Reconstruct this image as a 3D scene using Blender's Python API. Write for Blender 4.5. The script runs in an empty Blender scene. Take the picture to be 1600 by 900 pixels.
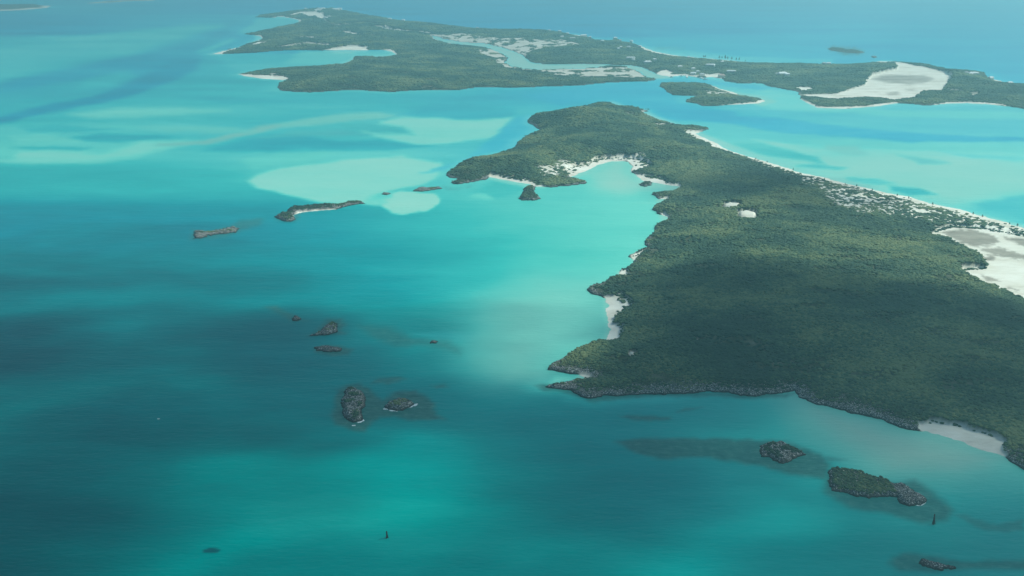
import bpy, bmesh, math, random
import numpy as np
from mathutils import Vector

random.seed(7)
RNG = np.random.default_rng(7)
R = math.radians
scene = bpy.context.scene
COL = scene.collection

# ------------------------------------------------------------------ camera
CAM_H = 400.0                 # flying height in metres
FPX = 1715.0                  # focal length in photo pixels (1600 wide)
PITCH = math.atan(540.0 / FPX)
cam_d = bpy.data.cameras.new('camera')
cam_d.sensor_width = 36.0
cam_d.lens = 36.0 * FPX / 1600.0
cam_d.clip_start = 1.0
cam_d.clip_end = 120000.0
cam = bpy.data.objects.new('camera', cam_d)
cam.location = (0, 0, CAM_H)
cam.rotation_euler = (math.pi / 2 - PITCH, 0, 0)
COL.objects.link(cam)
scene.camera = cam

# ------------------------------------------------------------------ sky, sun, exposure
SUN_EL, SUN_AZ = R(42), R(68)             # azimuth: degrees to the right of the viewing direction (+Y)
TO_SUN = Vector((math.sin(SUN_AZ) * math.cos(SUN_EL), math.cos(SUN_AZ) * math.cos(SUN_EL), math.sin(SUN_EL)))
world = bpy.data.worlds.new('World')
scene.world = world
world.use_nodes = True
wn = world.node_tree
wn.nodes.clear()
w_out = wn.nodes.new('ShaderNodeOutputWorld')
w_bg = wn.nodes.new('ShaderNodeBackground')
w_sky = wn.nodes.new('ShaderNodeTexSky')
w_sky.sky_type = 'NISHITA'
w_sky.sun_disc = False
w_sky.sun_elevation = SUN_EL
w_sky.sun_rotation = SUN_AZ
w_sky.altitude = 0
w_sky.air_density = 1.0
w_sky.dust_density = 1.5
w_bg.inputs['Strength'].default_value = 0.10
wn.links.new(w_sky.outputs[0], w_bg.inputs[0])
wn.links.new(w_bg.outputs[0], w_out.inputs[0])
sun_d = bpy.data.lights.new('sun', 'SUN')
sun_d.energy = 4.2
sun_d.angle = R(1.5)
sun_d.color = (1.0, 0.97, 0.88)
sun = bpy.data.objects.new('sun', sun_d)
sun.rotation_euler = (-TO_SUN).to_track_quat('-Z', 'Y').to_euler()
sun.location = (0, 0, 3000)
COL.objects.link(sun)
scene.view_settings.view_transform = 'Standard'
scene.view_settings.look = 'None'
scene.view_settings.exposure = 0.25
scene.view_settings.gamma = 1.0
scene.view_settings.use_white_balance = True      # the picture's cool, greenish daylight balance
scene.view_settings.white_balance_temperature = 6100
scene.view_settings.white_balance_tint = -3
scene.view_settings.use_curve_mapping = False
scene.cycles.use_denoising = True
scene.cycles.max_bounces = 5
scene.cycles.transparent_max_bounces = 40
scene.cycles.volume_bounces = 0
scene.cycles.caustics_reflective = False
scene.cycles.caustics_refractive = False

# ------------------------------------------------------------------ surveying: photo pixel <-> sea level
CP, SP = math.cos(PITCH), math.sin(PITCH)
def ground(pts, z=0.0):
    """points of the photograph (x, y) -> where that sight line meets the level z, in metres"""
    a = np.asarray(pts, float).reshape(-1, 2)
    u = (a[:, 0] - 800) / FPX
    v = (450 - a[:, 1]) / FPX
    dy = CP + v * SP
    dz = -SP + v * CP
    t = (z - CAM_H) / dz
    return np.stack([u * t, dy * t], 1)
def chart(X, Y):
    """sea-level metres -> survey sheet coordinates"""
    depth = Y * CP + CAM_H * SP
    depth = np.maximum(depth, 30.0)
    up = Y * SP - CAM_H * CP
    return 800 + FPX * X / depth, 450 - FPX * up / depth
def Z(x0, y0, s, pts):
    return [(x0 + x / s, y0 + y / s) for x, y in pts]
def at(x, y, z=0.0):
    g = ground([(x, y)], z)[0]
    return float(g[0]), float(g[1])

# ------------------------------------------------------------------ numeric helpers
def inside(px, py, poly):
    p = np.asarray(poly, float)
    q = np.roll(p, -1, 0)
    r = np.zeros(px.shape, bool)
    for (x1, y1), (x2, y2) in zip(p, q):
        if y1 == y2:
            continue
        c = ((y1 > py) != (y2 > py)) & (px < (x2 - x1) * (py - y1) / (y2 - y1) + x1)
        r ^= c
    return r
def line_dist(px, py, poly, closed=True):
    p = np.asarray(poly, float)
    n = len(p)
    d2 = np.full(px.shape, 1e18)
    for i in range(n if closed else n - 1):
        ax, ay = p[i]
        bx, by = p[(i + 1) % n]
        ex, ey = bx - ax, by - ay
        L = ex * ex + ey * ey + 1e-9
        t = np.clip(((px - ax) * ex + (py - ay) * ey) / L, 0, 1)
        np.minimum(d2, (px - ax - t * ex) ** 2 + (py - ay - t * ey) ** 2, out=d2)
    return np.sqrt(d2)
def sdist(px, py, poly):
    d = line_dist(px, py, poly)
    return np.where(inside(px, py, poly), d, -d)
def sstep(a, b, x):
    t = np.clip((x - a) / (b - a), 0, 1)
    return t * t * (3 - 2 * t)
def _hash(ix, iy, seed):
    h = (ix.astype(np.int64) * 374761393 + iy.astype(np.int64) * 668265263 + seed * 2147483) & 0x7fffffff
    h = ((h ^ (h >> 13)) * 1274126177) & 0x7fffffff
    return ((h ^ (h >> 16)) & 0xffff) / 65535.0
def vnoise(x, y, seed=0):
    ix, iy = np.floor(x), np.floor(y)
    fx, fy = x - ix, y - iy
    fx, fy = fx * fx * (3 - 2 * fx), fy * fy * (3 - 2 * fy)
    a, b = _hash(ix, iy, seed), _hash(ix + 1, iy, seed)
    c, d = _hash(ix, iy + 1, seed), _hash(ix + 1, iy + 1, seed)
    return (a + (b - a) * fx) * (1 - fy) + (c + (d - c) * fx) * fy
def fbm(x, y, seed=0, oct=4):
    s, a, t = 0, 1.0, 0
    for i in range(oct):
        s = s + a * vnoise(x * 2 ** i + 17.3 * i, y * 2 ** i - 9.1 * i, seed + i)
        t += a
        a *= 0.5
    return s / t            # 0..1

# ------------------------------------------------------------------ materials
def mat(name):
    m = bpy.data.materials.new(name)
    m.use_nodes = True
    nt = m.node_tree
    b = nt.nodes['Principled BSDF']
    return m, nt, b
def N(nt, t, **kw):
    n = nt.nodes.new(t)
    for k, v in kw.items():
        if hasattr(n, k) and not k.startswith('i_'):
            setattr(n, k, v)
    return n
def ramp(nt, fac, stops):
    r = nt.nodes.new('ShaderNodeValToRGB')
    e = r.color_ramp.elements
    while len(e) < len(stops):
        e.new(0.5)
    for el, (p, c) in zip(e, stops):
        el.position = p
        el.color = (*c, 1)
    if fac is not None:
        nt.links.new(fac, r.inputs[0])
    return r.outputs[0]
def mixc(nt, fac, a, b, mode='MIX'):
    n = nt.nodes.new('ShaderNodeMix')
    n.data_type = 'RGBA'
    n.blend_type = mode
    for sock, v in ((n.inputs[0], fac), (n.inputs[6], a), (n.inputs[7], b)):
        if hasattr(v, 'is_linked') or isinstance(v, bpy.types.NodeSocket):
            nt.links.new(v, sock)
        elif isinstance(v, (int, float)):
            sock.default_value = v
        else:
            sock.default_value = (*v, 1)
    return n.outputs[2]
def math_n(nt, op, a, b=0.0, c=0.0):
    n = nt.nodes.new('ShaderNodeMath')
    n.operation = op
    for i, v in enumerate((a, b, c)):
        if isinstance(v, bpy.types.NodeSocket):
            nt.links.new(v, n.inputs[i])
        else:
            n.inputs[i].default_value = v
    return n.outputs[0]
def attr(nt, name):
    n = nt.nodes.new('ShaderNodeAttribute')
    n.attribute_name = name
    return n.outputs['Fac']
def noise_n(nt, scale, detail=4, rough=0.55, vec=None, stretch=None):
    n = nt.nodes.new('ShaderNodeTexNoise')
    n.inputs['Scale'].default_value = scale
    n.inputs['Detail'].default_value = detail
    n.inputs['Roughness'].default_value = rough
    g = nt.nodes.new('ShaderNodeNewGeometry')
    src = g.outputs['Position']
    if stretch:
        mp = nt.nodes.new('ShaderNodeMapping')
        mp.inputs['Scale'].default_value = stretch
        mp.inputs['Rotation'].default_value = (0, 0, R(8))
        nt.links.new(src, mp.inputs[0])
        src = mp.outputs[0]
    nt.links.new(src, n.inputs['Vector'])
    return n.outputs['Fac']
def bump(nt, b, height, strength, dist):
    n = nt.nodes.new('ShaderNodeBump')
    n.inputs['Strength'].default_value = strength
    n.inputs['Distance'].default_value = dist
    nt.links.new(height, n.inputs['Height'])
    nt.links.new(n.outputs[0], b.inputs['Normal'])

def make_water():
    m, nt, b = mat('water')
    d = attr(nt, 'depth')  # water depth, with some cloud shade and sunlight painted into it
    # drifting sand and weed on the bottom: small uneven changes of depth
    big = noise_n(nt, 0.006, 5, 0.6, stretch=(0.6, 1.0, 1.0))
    fine = noise_n(nt, 0.03, 4, 0.6, stretch=(0.55, 1.0, 1.0))
    amp = math_n(nt, 'MULTIPLY_ADD', d, 0.12, 0.08)
    wob = math_n(nt, 'MULTIPLY', math_n(nt, 'SUBTRACT', big, 0.5), amp)
    wob2 = math_n(nt, 'MULTIPLY', math_n(nt, 'SUBTRACT', fine, 0.5), math_n(nt, 'MULTIPLY', amp, 0.6))
    streak = noise_n(nt, 0.0030, 7, 0.66, stretch=(0.42, 1.15, 1.0))
    wob3 = math_n(nt, 'MULTIPLY', math_n(nt, 'SUBTRACT', streak, 0.5), math_n(nt, 'MULTIPLY_ADD', d, 0.45, 0.24))
    dd = math_n(nt, 'ADD', math_n(nt, 'ADD', math_n(nt, 'ADD', d, wob), wob2), wob3)
    g = ramp(nt, dd, GREEN_RAMP)
    bl = ramp(nt, dd, BLUE_RAMP)
    c = mixc(nt, attr(nt, 'blue'), g, bl)
    c = mixc(nt, attr(nt, 'tan'), c, (0.33, 0.44, 0.36))
    rn = noise_n(nt, 0.12, 4, 0.65)
    reefc = ramp(nt, rn, [(0.3, (.014, .10, .092)), (0.55, (.042, .155, .13)), (0.75, (.10, .22, .18))])
    c = mixc(nt, attr(nt, 'reef'), c, reefc)
    fo = attr(nt, 'foam')
    fn = math_n(nt, 'GREATER_THAN', math_n(nt, 'MULTIPLY', fo, noise_n(nt, 0.5, 3, 0.6)), 0.33)
    c = mixc(nt, fn, c, (0.75, 0.80, 0.78))
    nt.links.new(c, b.inputs['Base Color'])
    b.inputs['Roughness'].default_value = 0.30
    b.inputs['IOR'].default_value = 1.33
    b.inputs['Specular IOR Level'].default_value = 0.08
    w1 = noise_n(nt, 0.22, 3, 0.6, stretch=(0.45, 1.3, 1))
    w2 = noise_n(nt, 0.05, 3, 0.6, stretch=(0.4, 1.5, 1))
    h = math_n(nt, 'MULTIPLY_ADD', w2, 1.6, w1)
    wind = noise_n(nt, 0.004, 4, 0.6)
    h = math_n(nt, 'MULTIPLY', h, math_n(nt, 'MULTIPLY_ADD', wind, 2.4, -0.45))
    bump(nt, b, h, 0.55, 1.1)
    return m
GREEN_RAMP = [(0.0, (.36, .68, .54)), (0.15, (.17, .63, .50)), (0.35, (.045, .46, .385)), (0.55, (.006, .29, .25)),
              (0.72, (.001, .185, .165)), (0.86, (.000, .115, .110)), (1.0, (.0, .065, .070))]
BLUE_RAMP = [(0.0, (.36, .66, .64)), (0.15, (.16, .58, .62)), (0.35, (.040, .42, .56)), (0.55, (.012, .28, .48)),
             (0.72, (.008, .17, .30)), (0.86, (.004, .10, .20)), (1.0, (.002, .06, .13))]

def make_ground():
    m, nt, b = mat('island_ground')
    n1 = noise_n(nt, 0.05, 5, 0.65)
    n2 = noise_n(nt, 0.6, 4, 0.6)
    veg = ramp(nt, n1, [(0.25, (.030, .048, .024)), (0.5, (.050, .066, .032)), (0.75, (.17, .17, .13))])
    veg = mixc(nt, math_n(nt, 'GREATER_THAN', n2, 0.66), veg, (0.20, 0.19, 0.15))
    n3 = noise_n(nt, 0.022, 6, 0.7, stretch=(0.6, 1.2, 1))
    sandc = ramp(nt, n3, [(0.34, (.58, .53, .43)), (0.46, (.75, .70, .59)), (0.62, (.86, .82, .72))])
    mudc = ramp(nt, n3, [(0.32, (.15, .13, .105)), (0.5, (.24, .21, .165)), (0.64, (.40, .36, .285))])
    rn = noise_n(nt, 0.45, 6, 0.78)
    rockc = ramp(nt, rn, [(0.38, (.025, .028, .027)), (0.50, (.065, .068, .064)), (0.59, (.16, .158, .145)), (0.68, (.60, .58, .53))])
    sp = noise_n(nt, 1.1, 3, 0.6)
    rockc = mixc(nt, math_n(nt, 'GREATER_THAN', sp, 0.585), rockc, (0.60, 0.59, 0.55))
    rockc = mixc(nt, math_n(nt, 'LESS_THAN', sp, 0.38), rockc, (0.02, 0.024, 0.022))
    c = mixc(nt, attr(nt, 'rock'), veg, rockc)
    c = mixc(nt, attr(nt, 'sand'), c, sandc)
    c = mixc(nt, attr(nt, 'mud'), c, mudc)
    # wet, weed-darkened band just above the water line
    geo = nt.nodes.new('ShaderNodeNewGeometry')
    sx = nt.nodes.new('ShaderNodeSeparateXYZ')
    nt.links.new(geo.outputs['Position'], sx.inputs[0])
    z = sx.outputs['Z']
    mr = nt.nodes.new('ShaderNodeMapRange')
    mr.inputs['From Min'].default_value = 0.5
    mr.inputs['From Max'].default_value = 1.6
    mr.inputs['To Min'].default_value = 1.0
    mr.inputs['To Max'].default_value = 0.0
    nt.links.new(math_n(nt, 'ADD', z, math_n(nt, 'MULTIPLY', math_n(nt, 'SUBTRACT', rn, 0.5), 1.2)), mr.inputs[0])
    wet = math_n(nt, 'MULTIPLY', mr.outputs[0], math_n(nt, 'SUBTRACT', attr(nt, 'rock'), attr(nt, 'sand')))
    wet = math_n(nt, 'MAXIMUM', wet, 0.0)
    c = mixc(nt, wet, c, (0.022, 0.026, 0.024))
    nt.links.new(c, b.inputs['Base Color'])
    b.inputs['Roughness'].default_value = 0.95
    b.inputs['Specular IOR Level'].default_value = 0.15
    bump(nt, b, rn, 0.6, 0.6)
    return m

def make_leaf(name, dark, mid, light):
    m, nt, b = mat(name)
    oi = nt.nodes.new('ShaderNodeObjectInfo')
    patch = noise_n(nt, 0.0075, 7, 0.66)
    mott = noise_n(nt, 0.9, 3, 0.6)
    f = math_n(nt, 'MULTIPLY_ADD', oi.outputs['Random'], 0.46, math_n(nt, 'MULTIPLY_ADD', patch, 3.0, -1.29))
    f = math_n(nt, 'ADD', f, math_n(nt, 'MULTIPLY', math_n(nt, 'SUBTRACT', mott, 0.5), 0.5))
    c = ramp(nt, f, [(0.10, dark), (0.45, mid), (0.85, light)])
    nt.links.new(c, b.inputs['Base Color'])
    b.inputs['Roughness'].default_value = 0.8
    b.inputs['Specular IOR Level'].default_value = 0.2
    return m
def flat(name, col, rough=0.7, var=0.12, scale=0.8):
    m, nt, b = mat(name)
    n = noise_n(nt, scale, 4, 0.6)
    lo = tuple(max(0, c * (1 - var)) for c in col)
    hi = tuple(min(1, c * (1 + var)) for c in col)
    nt.links.new(ramp(nt, n, [(0.3, lo), (0.7, hi)]), b.inputs['Base Color'])
    b.inputs['Roughness'].default_value = rough
    return m
M_WATER = make_water()
M_GROUND = make_ground()
M_LEAF = make_leaf('scrub_leaves', (.020, .054, .034), (.054, .102, .050), (.165, .195, .080))
M_TREE = make_leaf('casuarina_leaves', (.07, .10, .07), (.11, .14, .095), (.16, .185, .13))
M_BARK = flat('bark', (.14, .11, .085))
M_WALL = flat('painted_wall', (.74, .72, .67))
M_WALL2 = flat('warm_wall', (.62, .55, .46))
M_ROOF = flat('white_roof', (.80, .80, .78))
M_ROOF2 = flat('grey_roof', (.48, .49, .49))
M_ROOF3 = flat('terracotta_roof', (.52, .36, .30))
M_GLASS = flat('window_glass', (.04, .06, .07), 0.1)
M_HULL = flat('white_hull', (.82, .82, .80), 0.3)
M_DECK = flat('planked_deck', (.42, .36, .28))
M_STEEL = flat('rusted_steel', (.035, .030, .028), 0.8)
def make_cloud():
    m, nt, b = mat('cloud')
    b.inputs['Base Color'].default_value = (.95, .95, .95, 1)
    b.inputs['Roughness'].default_value = 1.0
    t = nt.nodes.new('ShaderNodeBsdfTransparent')
    mx = nt.nodes.new('ShaderNodeMixShader')
    mx.inputs[0].default_value = 0.10            # thin, half see-through puffs
    nt.links.new(t.outputs[0], mx.inputs[1])
    nt.links.new(b.outputs[0], mx.inputs[2])
    nt.links.new(mx.outputs[0], nt.nodes['Material Output'].inputs['Surface'])
    return m
M_CLOUD = make_cloud()

# ------------------------------------------------------------------ object helpers
def tag(o, label=None, cat=None, group=None, kind=None):
    for k, v in (('label', label), ('category', cat), ('group', group), ('kind', kind)):
        if v:
            o[k] = v
    return o
def mesh_obj(name, verts, faces, material, parent=None, smooth=True, attrs=None):
    me = bpy.data.meshes.new(name)
    verts = np.asarray(verts, np.float32)
    me.vertices.add(len(verts))
    me.vertices.foreach_set('co', verts.ravel())
    if isinstance(faces, np.ndarray):
        k = faces.shape[1]
        nf = len(faces)
        me.loops.add(nf * k)
        me.loops.foreach_set('vertex_index', faces.astype(np.int32).ravel())
        me.polygons.add(nf)
        me.polygons.foreach_set('loop_start', np.arange(0, nf * k, k, dtype=np.int32))
        me.polygons.foreach_set('loop_total', np.full(nf, k, np.int32))
        if smooth:
            me.polygons.foreach_set('use_smooth', np.ones(nf, bool))
        me.update(calc_edges=True)
    for an, av in (attrs or {}).items():
        a = me.attributes.new(an, 'FLOAT', 'POINT')
        a.data.foreach_set('value', np.asarray(av, np.float32))
    if material:
        me.materials.append(material)
    o = bpy.data.objects.new(name, me)
    COL.objects.link(o)
    if parent:
        o.parent = parent
    return o
def bm_obj(name, bm, material, parent=None, smooth=False):
    me = bpy.data.meshes.new(name)
    bm.to_mesh(me)
    bm.free()
    if smooth:
        for p in me.polygons:
            p.use_smooth = True
    me.materials.append(material)
    o = bpy.data.objects.new(name, me)
    COL.objects.link(o)
    if parent:
        o.parent = parent
    return o
def empty(name, loc, rz=0.0):
    o = bpy.data.objects.new(name, None)
    o.location = loc
    o.rotation_euler = (0, 0, rz)
    o.empty_display_size = 1
    COL.objects.link(o)
    return o
def grid_faces(nr, nc):
    i = np.arange(nr * nc).reshape(nr, nc)
    return np.stack([i[:-1, :-1], i[:-1, 1:], i[1:, 1:], i[1:, :-1]], -1).reshape(-1, 4)
def compact(verts, faces, attrs):
    used = np.unique(faces)
    mp = np.full(len(verts), -1, np.int64)
    mp[used] = np.arange(len(used))
    return verts[used], mp[faces], {k: v[used] for k, v in attrs.items()}

# ================================================================== THE PLACE: survey of shores
MAIN = [(941,160.5),(955,161.5),(964,165),(971.5,168),(991,168.7),(1004.5,171.5),(1021,172.5),(1010,174),(1004,176),(1024,185),(1046,191),
        (1059.5,196),(1092.5,197.3),(1107.6,201.4),(1087,209),(1101,216),(1120,224),(1135,233.6),(1164.5,243),(1216.5,258),(1249,269),
        (1288,277.5),(1320.5,287),(1356,294),(1385.5,301),(1418,307),(1454,318),(1502.5,328),(1535,337.6),(1567.5,346),(1600,357),
        (1700,388),(1900,450),(2100,520),(2100,930),(1900,860),(1750,800),(1650,757),(1600,734),(1574,720.5),(1568.6,713),(1536.5,701.6),
        (1499,690),(1461,679),(1448,675),(1438,675),(1404,669.5),(1374,656),(1348,649),(1310,641),(1280,633.6),(1246,622),(1242,611),
        (1215.5,616.6),(1195,619),(1168,619),(1143,615.5),(1108,614),(1073,615.5),(1038,617),(1003,617),(968,619),(945,620),(922,624),
        (905,620),(891,610),(875,608.5),(847,605),(875,601.5),(898,594.5),(917,590),(905,586),(877,583),(856,578),(856,571),(880,557),
        (905,544),(924,536),(943,533),(954,516),(951,500),(948.5,474),(947,467),(924,459),(918,452),(929,445.5),(944.5,440),(951,433),
        (978,430),(966.7,426.7),(973,420),(989,412),(991,405.5),(980,401),(995.5,393),(1011,385.5),(1005.5,380),(1009,371),(1024.5,361),
        (1021,353),(1041,344.5),(1042,339),(1029,334.5),(1018,328),(1024.5,320),(1043,311),(1029,311),(1018,303),(1051,299),(1062,291.5),
        (1043,289),(1021,285),(1004.5,282),(993.5,274),(985,267),(988,260),(980,253),(955,252),(933,258.6),(916.5,267),(894.5,275),
        (889,277),(911,282),(919,286),(886,291),(859,293),(834,291.6),(826,287.5),(809,285),(790,282),(765,276.5),(760,280.6),(735,285),
        (713,289),(705,285),(716,279),(705,278),(694,274),(707.5,264),(721,253),(735,247.6),(762.5,245),(784.5,238.6),(802,232),(806.5,225.6),
        (812,219),(823,212),(845,203.6),(834,197),(823,190),(830,181.6),(856,179),(876.6,176),(889,170.6),(911,168),(927.5,162)]
ZA, ZB, ZC, ZR = (320, 0, 4), (640, 20, 4), (960, 40, 5), (1240, 60, 4.444)
FAR = (Z(*ZA, [(310,108),(420,112),(480,103),(560,118),(600,130),(560,148),(450,170),(330,195),(240,215),(330,222),(360,235),(330,255),(260,272),
               (215,295),(140,310),(40,338),(120,338),(300,332),(440,320),(560,315),(640,314),(740,318),(880,312),(960,316),(1030,314),(1110,312),(1160,320),(1195,335),
               (1180,348),(1060,355),(930,352),(920,375),(870,398),(700,412),(540,420),(400,430),(300,445),(210,465),(260,478),(360,492),(490,502),(518,492),(470,515),
               (445,540),(470,565),(560,575),(660,580),(800,570),(940,562),(1060,570),(1180,575)])
       + Z(*ZB, [(0,487),(150,485),(300,483),(440,465),(530,465),(640,470),(840,462),(1060,455),(1240,437),(1380,432),(1500,428),(1545,415)])
       + Z(*ZC, [(330,402),(430,402),(520,390),(600,397),(650,407),(700,410),(760,400),(830,417),(870,437),(950,450),(1010,456),(1080,448),(1160,455),(1200,475),(1300,492),(1400,512),(1430,525)])
       + Z(*ZR, [(40,395),(50,420),(130,465),(160,483),(300,487),(400,488),(500,478),(600,468),(720,450),(850,458),(900,465),(960,465),(1060,452),(1200,450),(1350,458),(1500,475),(1600,490)])
       + [(1700,186),(2000,215),(2000,168),(1700,143)]
       + Z(*ZR, [(1600,335),(1500,320),(1450,300),(1360,275),(1335,240),(1250,225),(1100,220),(1000,195),(930,180),(800,168),(690,160),(600,158),(480,175),(350,180),(200,180),(60,175)])
       + Z(*ZC, [(1300,296),(1050,287),(900,272),(700,255),(560,242),(440,228),(300,200),(230,170),(200,155),(130,135),(60,125)])
       + Z(840, 30, 10, [(1300,335),(1220,300),(1150,330),(1050,340),(900,315),(760,268),(600,243),(450,222),(330,195),(180,182)])
       + Z(*ZB, [(780,112),(600,106),(420,100),(300,85),(150,70),(0,60)])
       + Z(*ZA, [(1100,105),(1000,90),(860,62),(800,48),(760,52),(700,50),(640,56),(530,68),(430,82),(340,95)]))
CREEK = Z(*ZB, [(1640,405),(1540,412),(1480,402),(1440,372),(1360,337),(1230,332),(1180,342),(1060,350),(960,352),(860,356),(740,353),(640,336),(600,310),(622,282),(560,246),
                (480,217),(380,206),(230,187),(150,160),(140,140),(200,160),(330,184),(460,190),(560,212),(640,238),(700,262),(722,285),(760,310),(850,322),(980,322),(1060,318),
                (1200,320),(1300,328),(1380,328),(1460,343),(1540,383)])
MID = Z(*ZC, [(340,475),(360,445),(500,452),(620,450),(720,455),(790,475),(820,490),(930,520),(1000,550),(1100,565),(1150,575),(1190,590),(1120,608),(1000,615),(900,620),(800,628),
              (690,632),(640,610),(560,600),(550,585),(600,565),(650,552),(560,548),(460,545),(400,515),(380,490)])
g_main, g_far, g_creek, g_mid = ground(MAIN), ground(FAR), ground(CREEK), ground(MID)

# sand: closed areas (photo survey), with share of bare ground
ZE, ZD = (680, 150, 3.636), (1080, 180, 3.077)
SAND_MAIN = [
    [(878,270),(893,262),(915,257),(935,249),(975,246.5),(1000,250),(1018,258),(1022,264),(1000,268),(985,268),(990,260),(980,251),(950,254),(920,270),(895,278),(883,273)],
    [(764,273),(790,277),(812,281),(840,285),(850,292),(826,291),(800,286),(765,278)],
    [(992,272),(1010,275),(1040,281),(1046,288),(1064,289),(1064,294),(1040,291),(1018,287),(1000,284)],
    [(1040,297),(1050,293),(1064,290),(1063,294)], [(1034,309),(1046,308),(1044,313),(1030,314)], [(1034,334),(1044,336),(1042,346),(1036,342)],
    [(986,402),(998,394),(1006,393),(1000,401),(990,408)], [(968,425),(980,421),(984,428),(976,433),(966,430)],
    [(945,464),(956,462),(972,463),(984,468),(992,480),(975,490),(960,500),(957,506),(976,511),(973,525),(970,538),(942,535),(950,516),(946,490)],
    [(905,585),(918,586),(926,587),(922,592),(905,595)],
    [(1434,664),(1460,660),(1500,667),(1540,678),(1572,690),(1572,714),(1536,704),(1499,692),(1461,681),(1440,674)],
    [(1450,366),(1470,359),(1492,354.5),(1530,357),(1600,369),(1800,385),(1800,560),(1600,478),(1570,465),(1540,455),(1515,445),(1498,433),(1494,425),(1508,422),(1538,420),(1540,416),(1528,405),(1500,390),(1480,380),(1470,378),(1458,377)],
    [(956,160),(966,163),(975,167),(972,170),(960,165)], [(1003,174),(1012,177),(1026,184),(1044,190),(1058,195),(1046,194),(1024,188),(1008,181)]]
SAND_UP = [[(1126,330),(1140,327),(1158,329),(1160,337),(1142,340),(1127,338)], [(1150,345),(1165,342),(1184,347),(1183,357),(1164,358),(1151,355)], [(1021,196),(1036,195),(1040,199),(1023,200)],
           [(1078,554.5),(1086,553.5),(1095,556),(1086,558)], [(978,564),(988,560),(998,566),(990,571),(982,569)], [(1010,474),(1018,476),(1012,480)], [(1032,475),(1038,474),(1037,478)]]
SHORE_SAND_MAIN = [[(1086,208),(1101,216),(1120,224),(1135,233.6),(1164.5,243),(1216.5,258),(1249,269),(1288,277.5),(1320.5,287),(1356,294),(1385.5,301),
                    (1418,307),(1454,318),(1502.5,328),(1535,337.6),(1567.5,346),(1600,357),(1700,388),(1900,450)]]
MUD_MAIN = [[(1472,366),(1500,359.5),(1525,362),(1555,371),(1562,380),(1545,386),(1520,388),(1500,380),(1488,373)], [(1530,391),(1560,388),(1600,400),(1700,415),(1700,425),(1590,406),(1550,400)],
            [(1535,401),(1552,401),(1554,408),(1540,409)], [(1565,372),(1600,376),(1700,392),(1700,402),(1600,388)], [(1531,432),(1550,435),(1562,441),(1545,441)], [(1572,452),(1595,453),(1590,457)],
            [(975,181),(985,181),(998,184),(996,187),(980,186)]]
SPECK_MAIN = [(1150,238),(1240,266),(1290,280),(1420,311),(1600,362),(1800,420),(1800,380),(1600,374),(1560,364),(1500,357),(1420,350),(1330,342),(1290,322),(1262,300),(1235,278),(1160,248)]
SPECK2 = [(838,270),(880,258),(912,258),(930,250),(1010,247),(1015,256),(880,276),(850,282)]
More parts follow.
